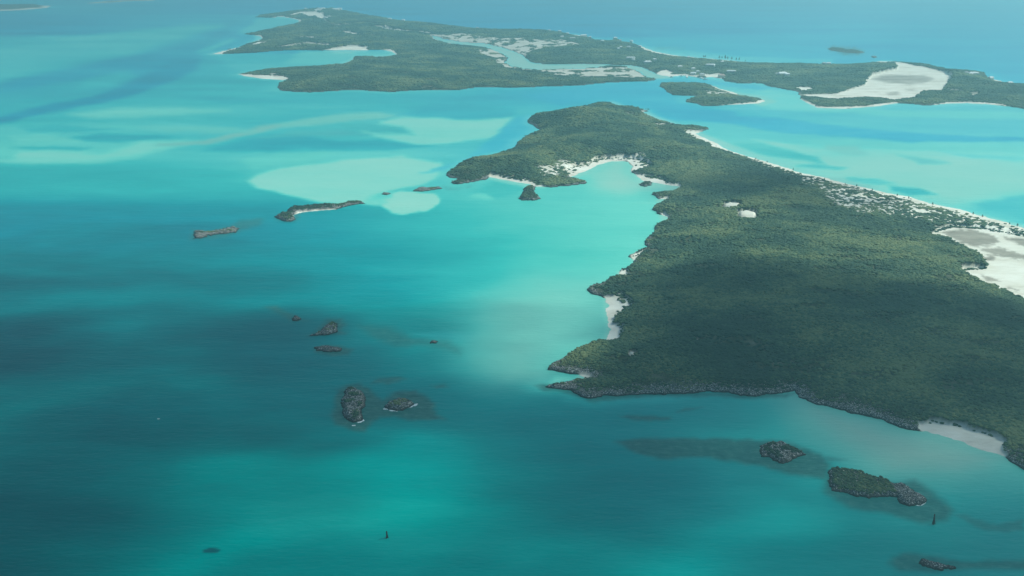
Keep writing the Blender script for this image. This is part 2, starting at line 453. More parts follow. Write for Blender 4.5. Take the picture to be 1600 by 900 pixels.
SAND_FAR = [
    Z(*ZA, [(420,108),(480,101),(565,116),(606,130),(585,140),(560,125),(480,112)]), Z(*ZA, [(30,338),(90,322),(130,318),(220,292),(225,300),(130,330),(110,340)]),
    Z(*ZA, [(300,222),(345,222),(365,236),(335,258),(260,275),(330,245)]), Z(*ZA, [(290,280),(330,265),(420,264),(400,272),(320,285)]),
    Z(*ZA, [(740,316),(820,300),(900,291),(1025,297),(1012,308),(1030,316),(900,332),(800,330)]), Z(*ZA, [(440,308),(560,285),(640,274),(740,278),(830,298),(740,294),(640,286),(540,300)]),
    Z(*ZA, [(1100,308),(1165,312),(1204,336),(1180,354),(1060,360),(1040,350),(1150,345),(1170,330)]), Z(*ZA, [(925,350),(925,376),(870,402),(780,408),(860,392),(905,370)]),
    Z(*ZA, [(205,462),(300,470),(400,475),(500,482),(522,492),(490,506),(360,496),(260,480)]), Z(*ZA, [(400,466),(440,464),(470,472),(410,474)]),
    Z(440, 0, 13.33, [(150,325),(260,290),(420,258),(600,250),(740,262),(880,280),(910,380),(860,410),(780,400),(700,350),(560,350),(430,310)]),
    Z(440, 0, 13.33, [(690,200),(760,180),(900,175),(880,220),(760,250),(700,270)]), Z(440, 0, 13.33, [(1080,180),(1240,180),(1240,225),(1100,235)]),
    Z(440, 0, 13.33, [(1070,545),(1260,548),(1240,575),(1080,582)]), Z(440, 0, 13.33, [(860,400),(920,410),(1010,520),(980,520),(900,460)]),
    Z(*ZC, [(205,155),(240,163),(300,190),(440,218),(700,246),(900,264),(1050,281),(1300,292),(1300,299),(1050,297),(900,285),(700,268),(440,243),(290,214),(215,186)]),
    Z(*ZR, [(50,395),(130,392),(300,390),(400,355),(490,330),(510,290),(560,255),(640,235),(720,215),(710,190),(690,165),(780,175),(830,190),(920,205),(1000,225),(1070,245),(1110,270),(1085,310),(1060,350),
            (1030,378),(900,375),(880,395),(820,420),(700,432),(600,420),(500,420),(380,425),(250,425),(100,410)]),
    Z(*ZR, [(560,165),(600,155),(690,158),(700,172),(600,170)]), Z(*ZR, [(0,345),(60,340),(130,350),(145,362),(60,365)]),
    Z(*ZR, [(40,418),(140,460),(165,476),(300,480),(500,472),(620,455),(720,444),(720,456),(500,484),(300,493),(150,490),(100,460)]), Z(*ZR, [(960,468),(1060,446),(1200,444),(1400,455),(1500,472),(1350,463),(1200,456),(1060,458)]),
    Z(*ZR, [(1060,372),(1180,385),(1200,392),(1060,384)]), Z(*ZR, [(1215,398),(1280,398),(1290,412),(1240,415)]), Z(*ZR, [(1180,240),(1270,245),(1260,265),(1190,258)]), Z(*ZR, [(1350,275),(1380,285),(1500,310),(1490,320),(1370,298)]),
    Z(*ZC, [(330,375),(400,350),(470,372),(440,385),(560,382),(640,392),(830,380),(870,415),(820,415),(700,400),(640,402),(520,392),(430,405),(350,402)]),
    Z(840, 30, 10, [(430,220),(560,235),(760,260),(780,285),(600,270),(450,240)]), Z(840, 30, 10, [(870,310),(1020,335),(1010,365),(900,330)]), Z(840, 30, 10, [(1080,345),(1180,350),(1300,380),(1180,378),(1090,395)])]
SPECK_FAR = [Z(*ZB, [(120,135),(200,140),(330,138),(440,150),(480,160),(560,162),(700,166),(860,172),(970,178),(1070,216),(900,234),(760,246),(700,296),(640,300),(640,262),(560,232),(480,217),(380,207),(240,200),(150,168)]),
             Z(*ZB, [(430,222),(540,235),(580,265),(610,285),(590,310),(630,338),(720,356),(860,358),(960,356),(1200,345),(1380,345),(1440,380),(1480,405),(1400,412),(1250,405),(1050,408),(900,394),(800,372),(700,362),(600,345),(540,310),(530,285),(440,262)]),
             Z(*ZC, [(700,530),(760,500),(800,485),(930,518),(1010,548),(900,545),(780,556),(720,545)])]
MUD_FAR = [Z(*ZR, [(540,285),(620,260),(720,255),(900,260),(980,285),(900,315),(800,322),(640,310)]), Z(*ZR, [(780,358),(830,360),(860,368),(800,366)]), Z(*ZR, [(640,385),(720,372),(740,395),(660,400)])]
ROADS_FAR = [(Z(*ZA, [(1090,175),(1160,190),(1250,200),(1330,203)]), 16), (Z(*ZA, [(870,200),(950,220),(1070,232)]), 12), (Z(*ZA, [(800,165),(860,166)]), 26), (Z(*ZA, [(900,160),(1000,152),(1100,165),(1160,170)]), 12),
             (Z(*ZA, [(560,240),(640,235),(700,245)]), 12), (Z(*ZA, [(1330,203),(1400,212)]), 9)]
SAND_MID = [Z(*ZC, [(720,455),(760,470),(820,490),(930,518),(1010,548),(930,545),(860,525),(800,500),(760,480)]), Z(*ZC, [(840,622),(1000,610),(1100,600),(1150,578),(1196,590),(1120,612),(1000,618)]), Z(*ZC, [(360,442),(620,446),(720,452),(620,456)])]

# ------------------------------------------------------------------ terrain builder
def fan(y_lo, y_hi, x_lo, x_hi, step):
    """ground points at even image-pixel steps, so spacing grows with distance from the camera"""
    ys = np.arange(y_lo, y_hi + step, step)
    Yr = ground(np.stack([np.full_like(ys, 800.0), ys], 1))[:, 1]
    mid = float(ground([(800, (y_lo + y_hi) / 2)])[0, 1])
    depth_m = mid * CP + CAM_H * SP
    xs = np.arange(x_lo, x_hi + step, step)
    s = (xs - 800) / FPX
    depth = Yr * CP + CAM_H * SP
    X = s[None, :] * depth[:, None]
    Y = np.repeat(Yr[:, None], len(xs), 1)
    return X, Y
def area_mask(px, py, polys, feather):
    m = np.zeros(px.shape)
    for p in polys:
        a = np.asarray(p)
        sel = (px > a[:, 0].min() - 4 * feather - 2) & (px < a[:, 0].max() + 4 * feather + 2) & (py > a[:, 1].min() - 2 * feather - 2) & (py < a[:, 1].max() + 2 * feather + 2)
        if sel.any():
            d = sdist(px[sel], py[sel] * 2.0, np.stack([a[:, 0], a[:, 1] * 2.0], 1))
            m[sel] = np.maximum(m[sel], sstep(-feather, feather, d))
    return m

def main_fields(X, Y, full=True):
    px, py = chart(X, Y)
    sd = sdist(X, Y, g_main)
    near = sstep(2600, 900, Y)
    sd = sd + (fbm(X / 14, Y / 14, 3) - 0.5) * 9 + (fbm(X / 4, Y / 4, 5, 3) - 0.5) * 3
    jx = (fbm(X / 7, Y / 7, 11) - 0.5)
    jy = (fbm(X / 7, Y / 7, 12) - 0.5)
    sx, sy = px + jx * 9 * (0.5 + near), py + jy * 7 * (0.3 + near)
    sand = area_mask(sx, sy, SAND_MAIN, 1.6)
    for pl in SHORE_SAND_MAIN:
        sand = np.maximum(sand, sstep(34, 22, line_dist(X, Y, ground(pl), False) + jx * 22))
    sand = np.maximum(sand, area_mask(px + jx * 5, py + jy * 3, SAND_UP, 1.2))
    mud = area_mask(sx, sy, MUD_MAIN, 3.5) * 0.85
    beach = area_mask(px, py, SAND_MAIN, 9) * sstep(9, 4, sd)
    sand = np.maximum(sand, sstep(.25, .6, beach))
    speck = np.maximum(area_mask(px, py, [SPECK_MAIN], 6), area_mask(px, py, [SPECK2], 3))
    return px, py, sd, sand, mud, speck
def main_height(X, Y, sd, sand, mud):
    rocky = 1 - sand
    h_rock = -1.6 + 4.2 * sstep(-1.5, 4.0, sd) + (fbm(X / 5, Y / 5, 21) - 0.5) * 2.2 * sstep(-2, 3, sd)
    h_sand = np.clip(sd * 0.10, -1.6, 1.6)
    h = h_rock * rocky + h_sand * sand
    inland = sstep(4, 160, sd)
    hills = 0.0
    for x, y, r, a in ((905,195,170,16),(855,190,110,13),(960,172,120,12),(760,262,120,12),(1110,330,240,9),(1040,345,90,8),(1250,430,220,7),(1000,545,120,6),(1200,560,200,7),(900,240,160,10),(1050,240,220,10),(1400,600,220,7),(945,440,60,4)):
        gx, gy = at(x, y)
        hills = hills + a * np.exp(-((X - gx) ** 2 + (Y - gy) ** 2) / (r * r))
    upx, upy = chart(X, Y)
    flatn = np.maximum(1 - np.clip(sand + mud, 0, 1), area_mask(upx, upy, SAND_UP, 8))
    h = h + inland * flatn * (2.5 + hills + (fbm(X / 90, Y / 90, 31) - 0.5) * 7)
    h = h + sstep(0, 25, sd) * flatn * hills * 0.35
    return h
def main_z(X, Y):
    _, _, sd, sand, mud, _ = main_fields(X, Y)
    return main_height(X, Y, sd, sand, mud)

def terrain(name, polyg, y0, y1, x0, x1, step, fields, height, rock_w):
    X, Y = fan(y0, y1, x0, x1, step)
    sh = X.shape
    X, Y = X.ravel(), Y.ravel()
    rough_in = inside(X, Y, polyg) | (line_dist(X, Y, polyg) < 14)
    n = len(X)
    sd = np.full(n, -50.0); sand = np.zeros(n); mud = np.zeros(n); zz = np.full(n, -5.0); speck = np.zeros(n); px = np.zeros(n); py = np.zeros(n)
    px[rough_in], py[rough_in], sd[rough_in], sand[rough_in], mud[rough_in], speck[rough_in] = fields(X[rough_in], Y[rough_in])
    zz[rough_in] = height(X[rough_in], Y[rough_in], sd[rough_in], sand[rough_in], mud[rough_in])
    rw = rock_w * (0.55 + 0.6 * sstep(555, 590, py)) if rock_w > 10 else rock_w
    rock = sstep(rw * 1.25, rw * 0.6, sd + (fbm(X / 6, Y / 6, 41) - 0.5) * rw * 1.4)
    f = grid_faces(*sh)
    keep = (zz[f].max(1) > -1.0) & rough_in[f].all(1)
    sand = np.maximum(sand, speck * (0.95 if rock_w > 10 else 0.72) * (sd > 4))
    v, f, at_ = compact(np.stack([X, Y, zz], 1), f[keep], dict(sand=sand, mud=mud, rock=rock))
    o = mesh_obj(name, v, f, M_GROUND, attrs=at_)
    tag(o, kind='structure')
    return o

main_island = terrain('main_island', g_main, 158, 960, 685, 1800, 1.55, main_fields, main_height, 15.0)
main_island['label'] = 'long scrub covered island with rocky and sandy shore'

def far_fields(X, Y):
    px, py = chart(X, Y)
    sd = np.minimum(sdist(X, Y, g_far), -sdist(X, Y, g_creek))
    sd = sd + (fbm(X / 30, Y / 30, 3) - 0.5) * 16
    jx = (fbm(X / 22, Y / 22, 11) - 0.5)
    jy = (fbm(X / 30, Y / 30, 12) - 0.5)
    sx, sy = px + jx * 6, py + jy * 1.6
    sand = sstep(.08, .5, area_mask(sx, sy, SAND_FAR, 1.5))
    for pl, w in ROADS_FAR:
        w = w * 1.9
        sand = np.maximum(sand, sstep(w * 1.2, w * 0.7, line_dist(X, Y, ground(pl), False) + jx * w))
    mud = area_mask(sx, sy, MUD_FAR, 4.5) * 0.75
    speck = area_mask(sx, sy, SPECK_FAR, 1.0)
    return px, py, sd, sand, mud, speck
def far_height(X, Y, sd, sand, mud):
    h = (-1.6 + 3.6 * sstep(-2, 7, sd)) * (1 - sand) + np.clip(sd * 0.08, -1.6, 1.4) * sand
    flatn = 1 - np.clip(sand + mud, 0, 1)
    hills = 0.0
    for x, y, r, a in ((520,22,350,5),(560,40,400,9),(690,42,350,9),(480,130,180,9),(620,120,300,9),(600,65,350,8),(840,50,220,7),(870,55,200,5),(960,72,150,8),(930,66,160,5),(1050,100,200,3),(1150,108,250,4),(1250,115,250,6),(1380,110,200,6),(1560,120,300,8),(1600,140,300,12),(430,75,200,7),(900,80,250,8)):
        gx, gy = at(x, y)
        hills = hills + a * np.exp(-((X - gx) ** 2 + (Y - gy) ** 2) / (r * r))
    return h + sstep(4, 120, sd) * flatn * (1.5 + hills + (fbm(X / 160, Y / 160, 31) - 0.5) * 6)
def far_z(X, Y):
    _, _, sd, sand, mud, _ = far_fields(X, Y)
    return far_height(X, Y, sd, sand, mud)
far_island = terrain('far_island', g_far, 8, 215, 322, 1800, 1.5, far_fields, far_height, 7.0)

def mid_fields(X, Y):
    px, py = chart(X, Y)
    sd = sdist(X, Y, g_mid) + (fbm(X / 20, Y / 20, 3) - 0.5) * 10
    jx = (fbm(X / 16, Y / 16, 11) - 0.5)
    sand = area_mask(px + jx * 6, py, SAND_MID, 0.9)
    return px, py, sd, sand, sand * 0, area_mask(px, py, [SPECK_FAR[2]], 1.0)
def mid_height(X, Y, sd, sand, mud):
    return (-1.6 + 3.6 * sstep(-2, 6, sd)) * (1 - sand) + np.clip(sd * 0.08, -1.6, 1.4) * sand + sstep(4, 50, sd) * (1 - sand) * (5 + (fbm(X / 60, Y / 60, 3) - .5) * 5)
def mid_z(X, Y):
    _, _, sd, sand, mud, _ = mid_fields(X, Y)
    return mid_height(X, Y, sd, sand, mud)
mid_island = terrain('small_island', g_mid, 126, 170, 1020, 1205, 0.8, mid_fields, mid_height, 5.0)

# far shores on the left of the horizon
def low_shore(name, pts, h):
    g = ground(pts)
    lo, hi = g.min(0) - 30, g.max(0) + 30
    nx, ny = 160, 60
    X, Y = np.meshgrid(np.linspace(lo[0], hi[0], nx), np.linspace(lo[1], hi[1], ny))
    X, Y = X.ravel(), Y.ravel()
    sd = sdist(X, Y, g) + (fbm(X / 70, Y / 70, 9) - .5) * 60
    z = -2 + 4 * sstep(-8, 10, sd) + h * sstep(10, 120, sd) * (0.5 + fbm(X / 120, Y / 120, 4))
    f = grid_faces(ny, nx)
    f = f[z[f].max(1) > -1]
    v, f, a = compact(np.stack([X, Y, z], 1), f, dict(sand=sstep(60, 25, sd) * 0.6, mud=sd * 0, rock=sd * 0))
    return tag(mesh_obj(name, v, f, M_GROUND, attrs=a), kind='structure')
low_shore('distant_island', [(-260, 30), (-120, 21), (0, 17), (40, 15.5), (72, 12.5), (78, 9), (50, 8.5), (0, 9), (-150, 12), (-260, 16)], 14)
low_shore('distant_spit', [(130, 6), (165, 4.2), (205, 2.0), (240, 0.8), (238, -0.6), (200, 0.2), (160, 2.2)], 0.5)

# ================================================================== SEA
ROWS = [  # sheet y: (x, depth share with painted cloud shade and sunlit patch, blue share) ...
 (-70, [(-400,.60,.8),(0,.6,.8),(400,.62,.95),(800,.62,.95),(1200,.6,.95),(1700,.58,.95)]),
 (5, [(-300,.55,.7),(0,.55,.6),(150,.5,.6),(350,.56,.85),(600,.6,.95),(900,.6,.95),(1200,.57,.92),(1500,.54,.9),(1900,.54,.9)]),
 (40, [(-300,.6,.7),(0,.62,.7),(120,.55,.7),(260,.45,.7),(340,.42,.7),(700,.6,.95),(900,.58,.95),(1100,.52,.9),(1300,.5,.9),(1600,.5,.88),(1900,.5,.88)]),
 (75, [(-200,.4,.4),(0,.37,.4),(60,.33,.35),(180,.32,.4),(280,.38,.45),(340,.48,.7),(1050,.38,.8),(1200,.42,.85),(1400,.45,.9),(1600,.46,.88),(1900,.46,.88)]),
 (105, [(-200,.33,.3),(0,.32,.3),(80,.38,.4),(180,.43,.45),(260,.5,.55),(330,.42,.4),(380,.38,.4),(1500,.44,.88),(1700,.44,.88)]),
 (135, [(-200,.6,.6),(0,.52,.5),(100,.43,.4),(200,.46,.45),(300,.4,.35),(400,.38,.3)]),
 (155, [(0,0.410,.4),(200,0.380,.35),(350,0.360,.3),(500,0.380,.35),(600,0.360,.4),(700,0.380,.5),(800,0.400,.65),(900,0.380,.8),(1000,0.360,.85),(1200,0.200,.5),(1300,0.280,.7)]),
 (175, [(0,0.400,.35),(100,0.340,.3),(200,0.300,.2),(300,0.270,.2),(400,0.320,.3),(500,0.360,.3),(600,0.320,.35),(700,0.380,.5),(800,0.300,.4),(1150,0.300,.7),(1300,0.250,.6),(1500,0.240,.6),(1700,0.240,.6)]),
 (205, [(-200,0.300,.2),(0,0.300,.2),(150,0.280,.2),(300,0.320,.3),(450,0.370,.35),(560,0.272,.2),(700,0.220,.15),(780,0.280,.5),(1200,0.260,.4),(1400,0.300,.7),(1600,0.280,.65),(1800,0.280,.6)]),
 (240, [(-200,0.190,.1),(50,0.180,.1),(200,0.250,.2),(330,0.340,.3),(450,0.250,.25),(600,0.220,.2),(720,0.340,.45),(1250,0.130,.25),(1450,0.060,.2),(1600,0.090,.3),(1800,0.170,.4)]),
 (270, [(-200,.45,.2),(0,.44,.2),(150,.41,.2),(300,.37,.2),(450,.24,.15),(600,.2,.15),(680,.28,.35),(950,.10,.1),(1400,.06,.15),(1550,.05,.12),(1700,.06,.2)]),
 (300, [(-200,.46,.2),(0,.44,.2),(200,.41,.2),(350,.41,.2),(750,.30,.2),(850,.24,.1),(980,.14,.05),(1500,.09,.2),(1600,.17,.35),(1750,.2,.4)]),
 (330, [(-200,0.720,.4),(0,0.700,.4),(150,0.680,.4),(300,0.603,.35),(420,0.544,.3),(560,0.468,.25),(720,0.330,.15),(860,0.270,.1),(980,0.160,.05),(1590,0.310,.4),(1700,0.300,.4)]),
 (365, [(-200,0.740,.4),(0,0.720,.45),(150,0.760,.4),(280,0.727,.45),(400,0.652,.4),(520,0.527,.3),(650,0.427,.2),(800,0.310,.12),(950,0.180,.05)]),
 (400, [(-200,0.785,0.24),(0,0.775,0.27),(200,0.775,0.27),(400,0.725,0.27),(550,0.592,0.24),(700,0.460,0.18),(850,0.310,0.06),(940,0.200,0.03)]),  # left end of these rows set darker to paint in cloud shade
 (450, [(-200,0.805,0.24),(0,0.805,0.24),(200,0.805,0.24),(400,0.765,0.24),(600,0.603,0.24),(750,0.400,0.15),(880,0.270,0.06)]),
 (500, [(-200,0.795,0.24),(0,0.795,0.21),(200,0.795,0.21),(400,0.721,0.21),(600,0.544,0.12),(700,0.420,0.09),(800,0.300,0.09),(900,0.200,0.06)]),
 (560, [(-200,0.835,0.18),(0,0.835,0.18),(200,0.825,0.18),(400,0.741,0.18),(550,0.644,0.15),(680,0.540,0.12),(760,0.340,0.09),(850,0.240,0.06)]),
 (620, [(-200,0.760,0.15),(0,0.730,0.12),(200,0.770,0.15),(400,0.721,0.15),(700,0.600,0.12),(850,0.540,0.12),(1000,0.500,0.12),(1150,0.470,0.09),(1250,0.330,0.03)]),
 (680, [(-200,0.790,0.12),(0,0.780,0.12),(300,0.775,0.12),(600,0.660,0.12),(800,0.600,0.12),(1000,0.550,0.12),(1150,0.440,0.09),(1300,0.220,0.02),(1420,0.140,0)]),
 (740, [(-200,.85,0.12),(0,.82,0.12),(200,.76,0.12),(400,.62,0.03),(600,.60,0.06),(850,.58,0.09),(1100,.55,0.12),(1250,.48,0.09),(1420,.20,0),(1550,.20,0),(1700,.2,0)]),
 (800, [(-200,.9,0.12),(0,.88,0.12),(200,.78,0.09),(400,.50,0.00),(600,.50,0.00),(850,.58,0.06),(1100,.55,0.12),(1300,.51,0.09),(1500,.38,0.06),(1600,.37,0.06),(1800,.36,0.06)]),  # left of centre set lighter to paint in the sunlit patch
 (860, [(-200,.88,0.12),(0,.84,0.09),(200,.70,0.06),(400,.62,0.03),(650,.57,0.03),(900,.56,0.06),(1200,.55,0.09),(1500,.46,0.06),(1600,.42,0.06),(1800,.42,0.06)]),
 (960, [(-200,.85,0.12),(0,.8,0.09),(200,.70,0.06),(400,.62,0.03),(650,.57,0.03),(900,.56,0.06),(1200,.55,0.09),(1500,.48,0.06),(1800,.45,0.06)]),
]
ZL, ZM = (0, 0, 3.215), (280, 150, 2.857)
BANKS = [  # polygon, depth, blue, feather (sheet units), tan
 (Z(*ZL, [(0,420),(100,395),(300,350),(500,310),(630,285),(800,250),(970,210),(1100,160),(1150,100),(1200,100),(1130,180),(1000,270),(1000,310),(850,330),(700,390),(640,350),(400,400),(150,440),(0,470)]), .50, .6, 5, 0),
 (Z(*ZL, [(-300,640),(0,580),(100,560),(250,520),(450,490),(560,450),(700,390),(870,300),(1000,300),(990,350),(860,410),(700,470),(500,520),(350,545),(150,590),(0,620),(-300,680)]), .56, .6, 4, 0),
 (Z(*ZL, [(350,570),(600,545),(900,545),(1150,555),(1000,570),(700,590),(450,590)]), .15, .12, 6, .08),
 (Z(*ZL, [(-200,800),(50,800),(100,760),(300,750),(500,770),(640,740),(700,710),(900,700),(1010,710),(700,780),(450,820),(150,825)]), .12, .08, 6, .08),
 (Z(*ZL, [(60,690),(250,680),(420,690),(380,720),(100,720)]), .18, .1, 6, .05),
 (Z(*ZM, [(110,245),(200,215),(400,170),(560,175),(720,200),(900,195),(1130,220),(950,240),(600,245),(300,250)]), .43, .4, 5, 0),
 (Z(*ZM, [(305,380),(340,350),(450,320),(700,290),(1000,270),(1180,300),(1150,370),(1050,400),(900,440),(850,480),(700,480),(580,465),(430,430),(350,410)]), .07, .10, 3.5, .05),
 (Z(*ZM, [(275,295),(300,280),(450,262),(650,250),(700,262),(560,300),(420,318),(340,330)]), .24, .15, 4, 0),
 (Z(*ZM, [(1060,215),(920,190),(800,160),(900,110),(1000,88),(1250,105),(1495,92),(1440,150),(1390,190),(1270,200),(1150,215)]), .08, .12, 3, .04),
 (Z(*ZM, [(400,140),(440,122),(600,98),(720,82),(900,75),(960,90),(850,105),(640,125),(480,140)]), .2, .1, 4, .25),
 (Z(*ZM, [(-100,212),(100,200),(250,165),(380,130),(445,126),(440,140),(260,185),(110,215),(-100,222)]), .28, .1, 4, .45),
 (Z(*ZM, [(900,490),(880,450),(1000,430),(1130,440),(1165,470),(1130,505),(1040,530),(960,528)]), .03, .08, 2.0, .05),
 (Z(*ZM, [(820,478),(870,440),(920,440),(930,480),(880,488)]), .13, .1, 3, 0),
 (Z(*ZM, [(960,88),(1100,55),(1300,45),(1500,60),(1510,90),(1400,100),(1250,103)]), .42, .5, 4, 0),
 (Z(*ZM, [(1500,95),(1560,85),(1600,140),(1520,230),(1300,275),(1190,335),(1080,345),(1250,300),(1380,195),(1440,150)]), .34, .75, 4, 0),
 (Z(*ZD, [(-160,0),(0,5),(150,0),(400,10),(600,40),(900,70),(1200,90),(1600,110),(1900,120),(1900,140),(1600,130),(1000,125),(750,105),(500,90),(250,55),(60,28),(-100,20)]), .40, .9, 3, 0),
 ([(820,150),(900,140),(1000,133),(1040,140),(1060,160),(1150,175),(1150,188),(1050,185),(1000,165),(940,152),(880,165)], .38, .85, 4, 0),
 ([(1010,128),(1100,124),(1180,132),(1230,140),(1200,142),(1120,133),(1030,130)], .36, .85, 2, 0),
 ([(1160,150),(1200,140),(1250,150),(1265,165),(1400,172),(1600,175),(1800,180),(1800,190),(1400,182),(1200,170)], .15, .4, 4, 0),
 ([(1130,140),(1180,148),(1215,158),(1190,166),(1140,152)], .10, .2, 2, .2),
 (Z(*ZD, [(250,150),(700,190),(1000,180),(1600,230),(1900,260),(1900,370),(1600,380),(1250,430),(900,335),(600,260)]), .06, .15, 16, .22),
 (Z(*ZD, [(950,340),(1100,350),(1185,380),(1050,385),(960,365)]), .36, .3, 3, 0),
 (Z(*ZD, [(600,230),(760,250),(700,265),(500,240)]), .30, .3, 3, 0),
 (Z(*ZD, [(100,100),(200,130),(350,130),(600,200),(640,230),(400,200),(250,180)]), .30, .25, 3, 0),
 (Z(*ZD, [(1000,185),(1150,210),(1250,235),(1100,230)]), .26, .3, 3, .15),
 (Z(*ZD, [(1350,420),(1600,390),(1900,400),(1900,520),(1600,500),(1400,450)]), .33, .4, 5, 0),
 ([(1005,78),(1040,86),(1100,91),(1180,97),(1300,99),(1300,93),(1150,88),(1060,76),(1020,74)], .24, .7, 3, 0),
 (Z(*ZL, [(1000,262),(1060,255),(1180,200),(1160,195),(1010,250)]), .26, .4, 4, 0),
 (Z(*ZA, [(0,345),(400,340),(900,330),(1195,335),(1000,356),(920,380),(700,410),(400,428),(230,455),(150,430),(100,380)]), .33, .4, 4, 0),
 (Z(*ZA, [(600,320),(1190,325),(1170,348),(920,352),(880,385),(700,405),(500,395)]), .22, .3, 4, 0),
 (Z(*ZA, [(320,120),(480,108),(590,130),(450,165),(240,210),(200,200),(300,150)]), .27, .5, 3, 0),
 ([(0,128),(60,108),(120,96),(200,86),(320,50),(350,40),(300,40),(130,58),(0,76),(-200,90),(-200,150)], .31, .35, 6, 0),
 ([(75,356),(100,348),(240,347),(280,365),(300,378),(200,392),(100,398),(40,392)], .72, .35, 9, 0),
 ([(640,522),(700,518),(750,520),(740,532),(680,532)], .40, .2, 5, 0),
 (Z(*ZL, [(700,640),(900,630),(1180,640),(1286,660),(1100,665),(850,660)]), .27, .15, 5, .1), (Z(*ZL, [(420,640),(650,628),(700,640),(500,655)]), .29, .15, 4, 0),
 (Z(*ZL, [(100,640),(300,625),(600,650),(420,668),(150,665)]), .42, .3, 5, 0), (Z(*ZL, [(350,690),(520,670),(800,680),(900,695),(600,712),(430,712)]), .44, .35, 4, 0),
 (Z(*ZL, [(50,745),(250,735),(450,742),(400,757),(150,757)]), .36, .25, 4, 0), (Z(*ZL, [(430,400),(600,370),(690,385),(560,430),(380,450)]), .36, .35, 5, 0), (Z(*ZL, [(200,190),(420,180),(760,150),(1000,125),(1100,130),(760,180),(380,215)]), .28, .35, 6, 0),
 (Z(*ZM, [(320,185),(520,160),(700,150),(860,170),(700,180),(480,178)]), .36, .3, 4, .12), (Z(*ZM, [(700,130),(860,120),(1000,140),(1050,170),(900,165),(760,150)]), .33, .25, 4, .05),
 (Z(*ZM, [(880,455),(905,430),(960,430),(950,455)]), .2, .15, 3, 0), (Z(*ZM, [(0,0),(300,10),(600,20),(500,30),(200,30)]), .42, .4, 5, 0), (Z(*ZM, [(400,45),(700,30),(1100,35),(900,50),(600,58)]), .30, .35, 5, 0),
 (Z(*ZD, [(550,120),(750,120),(1000,140),(1300,150),(1600,160),(1900,170),(1900,180),(1400,175),(1000,165),(700,150)]), .16, .3, 4, .05), (Z(*ZD, [(650,140),(800,150),(860,185),(760,190),(640,165)]), .16, .25, 3, .3),
 (Z(*ZD, [(300,115),(420,130),(560,165),(700,195),(600,190),(430,160)]), .10, .2, 3, .1), (Z(*ZD, [(750,300),(900,310),(1000,330),(900,335),(780,320)]), .24, .3, 3, 0), (Z(*ZD, [(1200,170),(1400,190),(1600,200),(1600,215),(1350,210)]), .17, .4, 4, 0),
 ([(316,860),(328,855.5),(347,858.5),(340,864),(322,864)], .97, .1, 1.2, 0),
 (CREEK, .02, .15, 1.2, .5),
 (Z(*ZE, [(890,470),(940,395),(1000,365),(1095,370),(1125,400),(1110,430),(1180,485),(1300,505),(1200,520),(1050,560),(950,540)]), .05, .05, 16, .28),
 (Z(*ZE, [(330,480),(480,492),(520,510),(480,560),(340,590),(220,545),(300,500)]), .33, .15, 5, 0),
 (Z(*ZE, [(250,555),(300,560),(340,592),(280,590),(200,570)]), .16, .1, 3, 0),
 ([(760,470),(850,440),(930,440),(952,470),(952,500),(944,534),(900,546),(860,575),(870,596),(780,598),(745,560)], .20, .08, 40, .32),
 ([(870,588),(915,590),(890,598),(860,601)], .12, .05, 4, 0),
 ([(1245,616),(1310,643),(1400,672),(1500,694),(1568,718),(1500,735),(1380,735),(1320,690),(1260,650)], .04, .0, 36, .48),
]
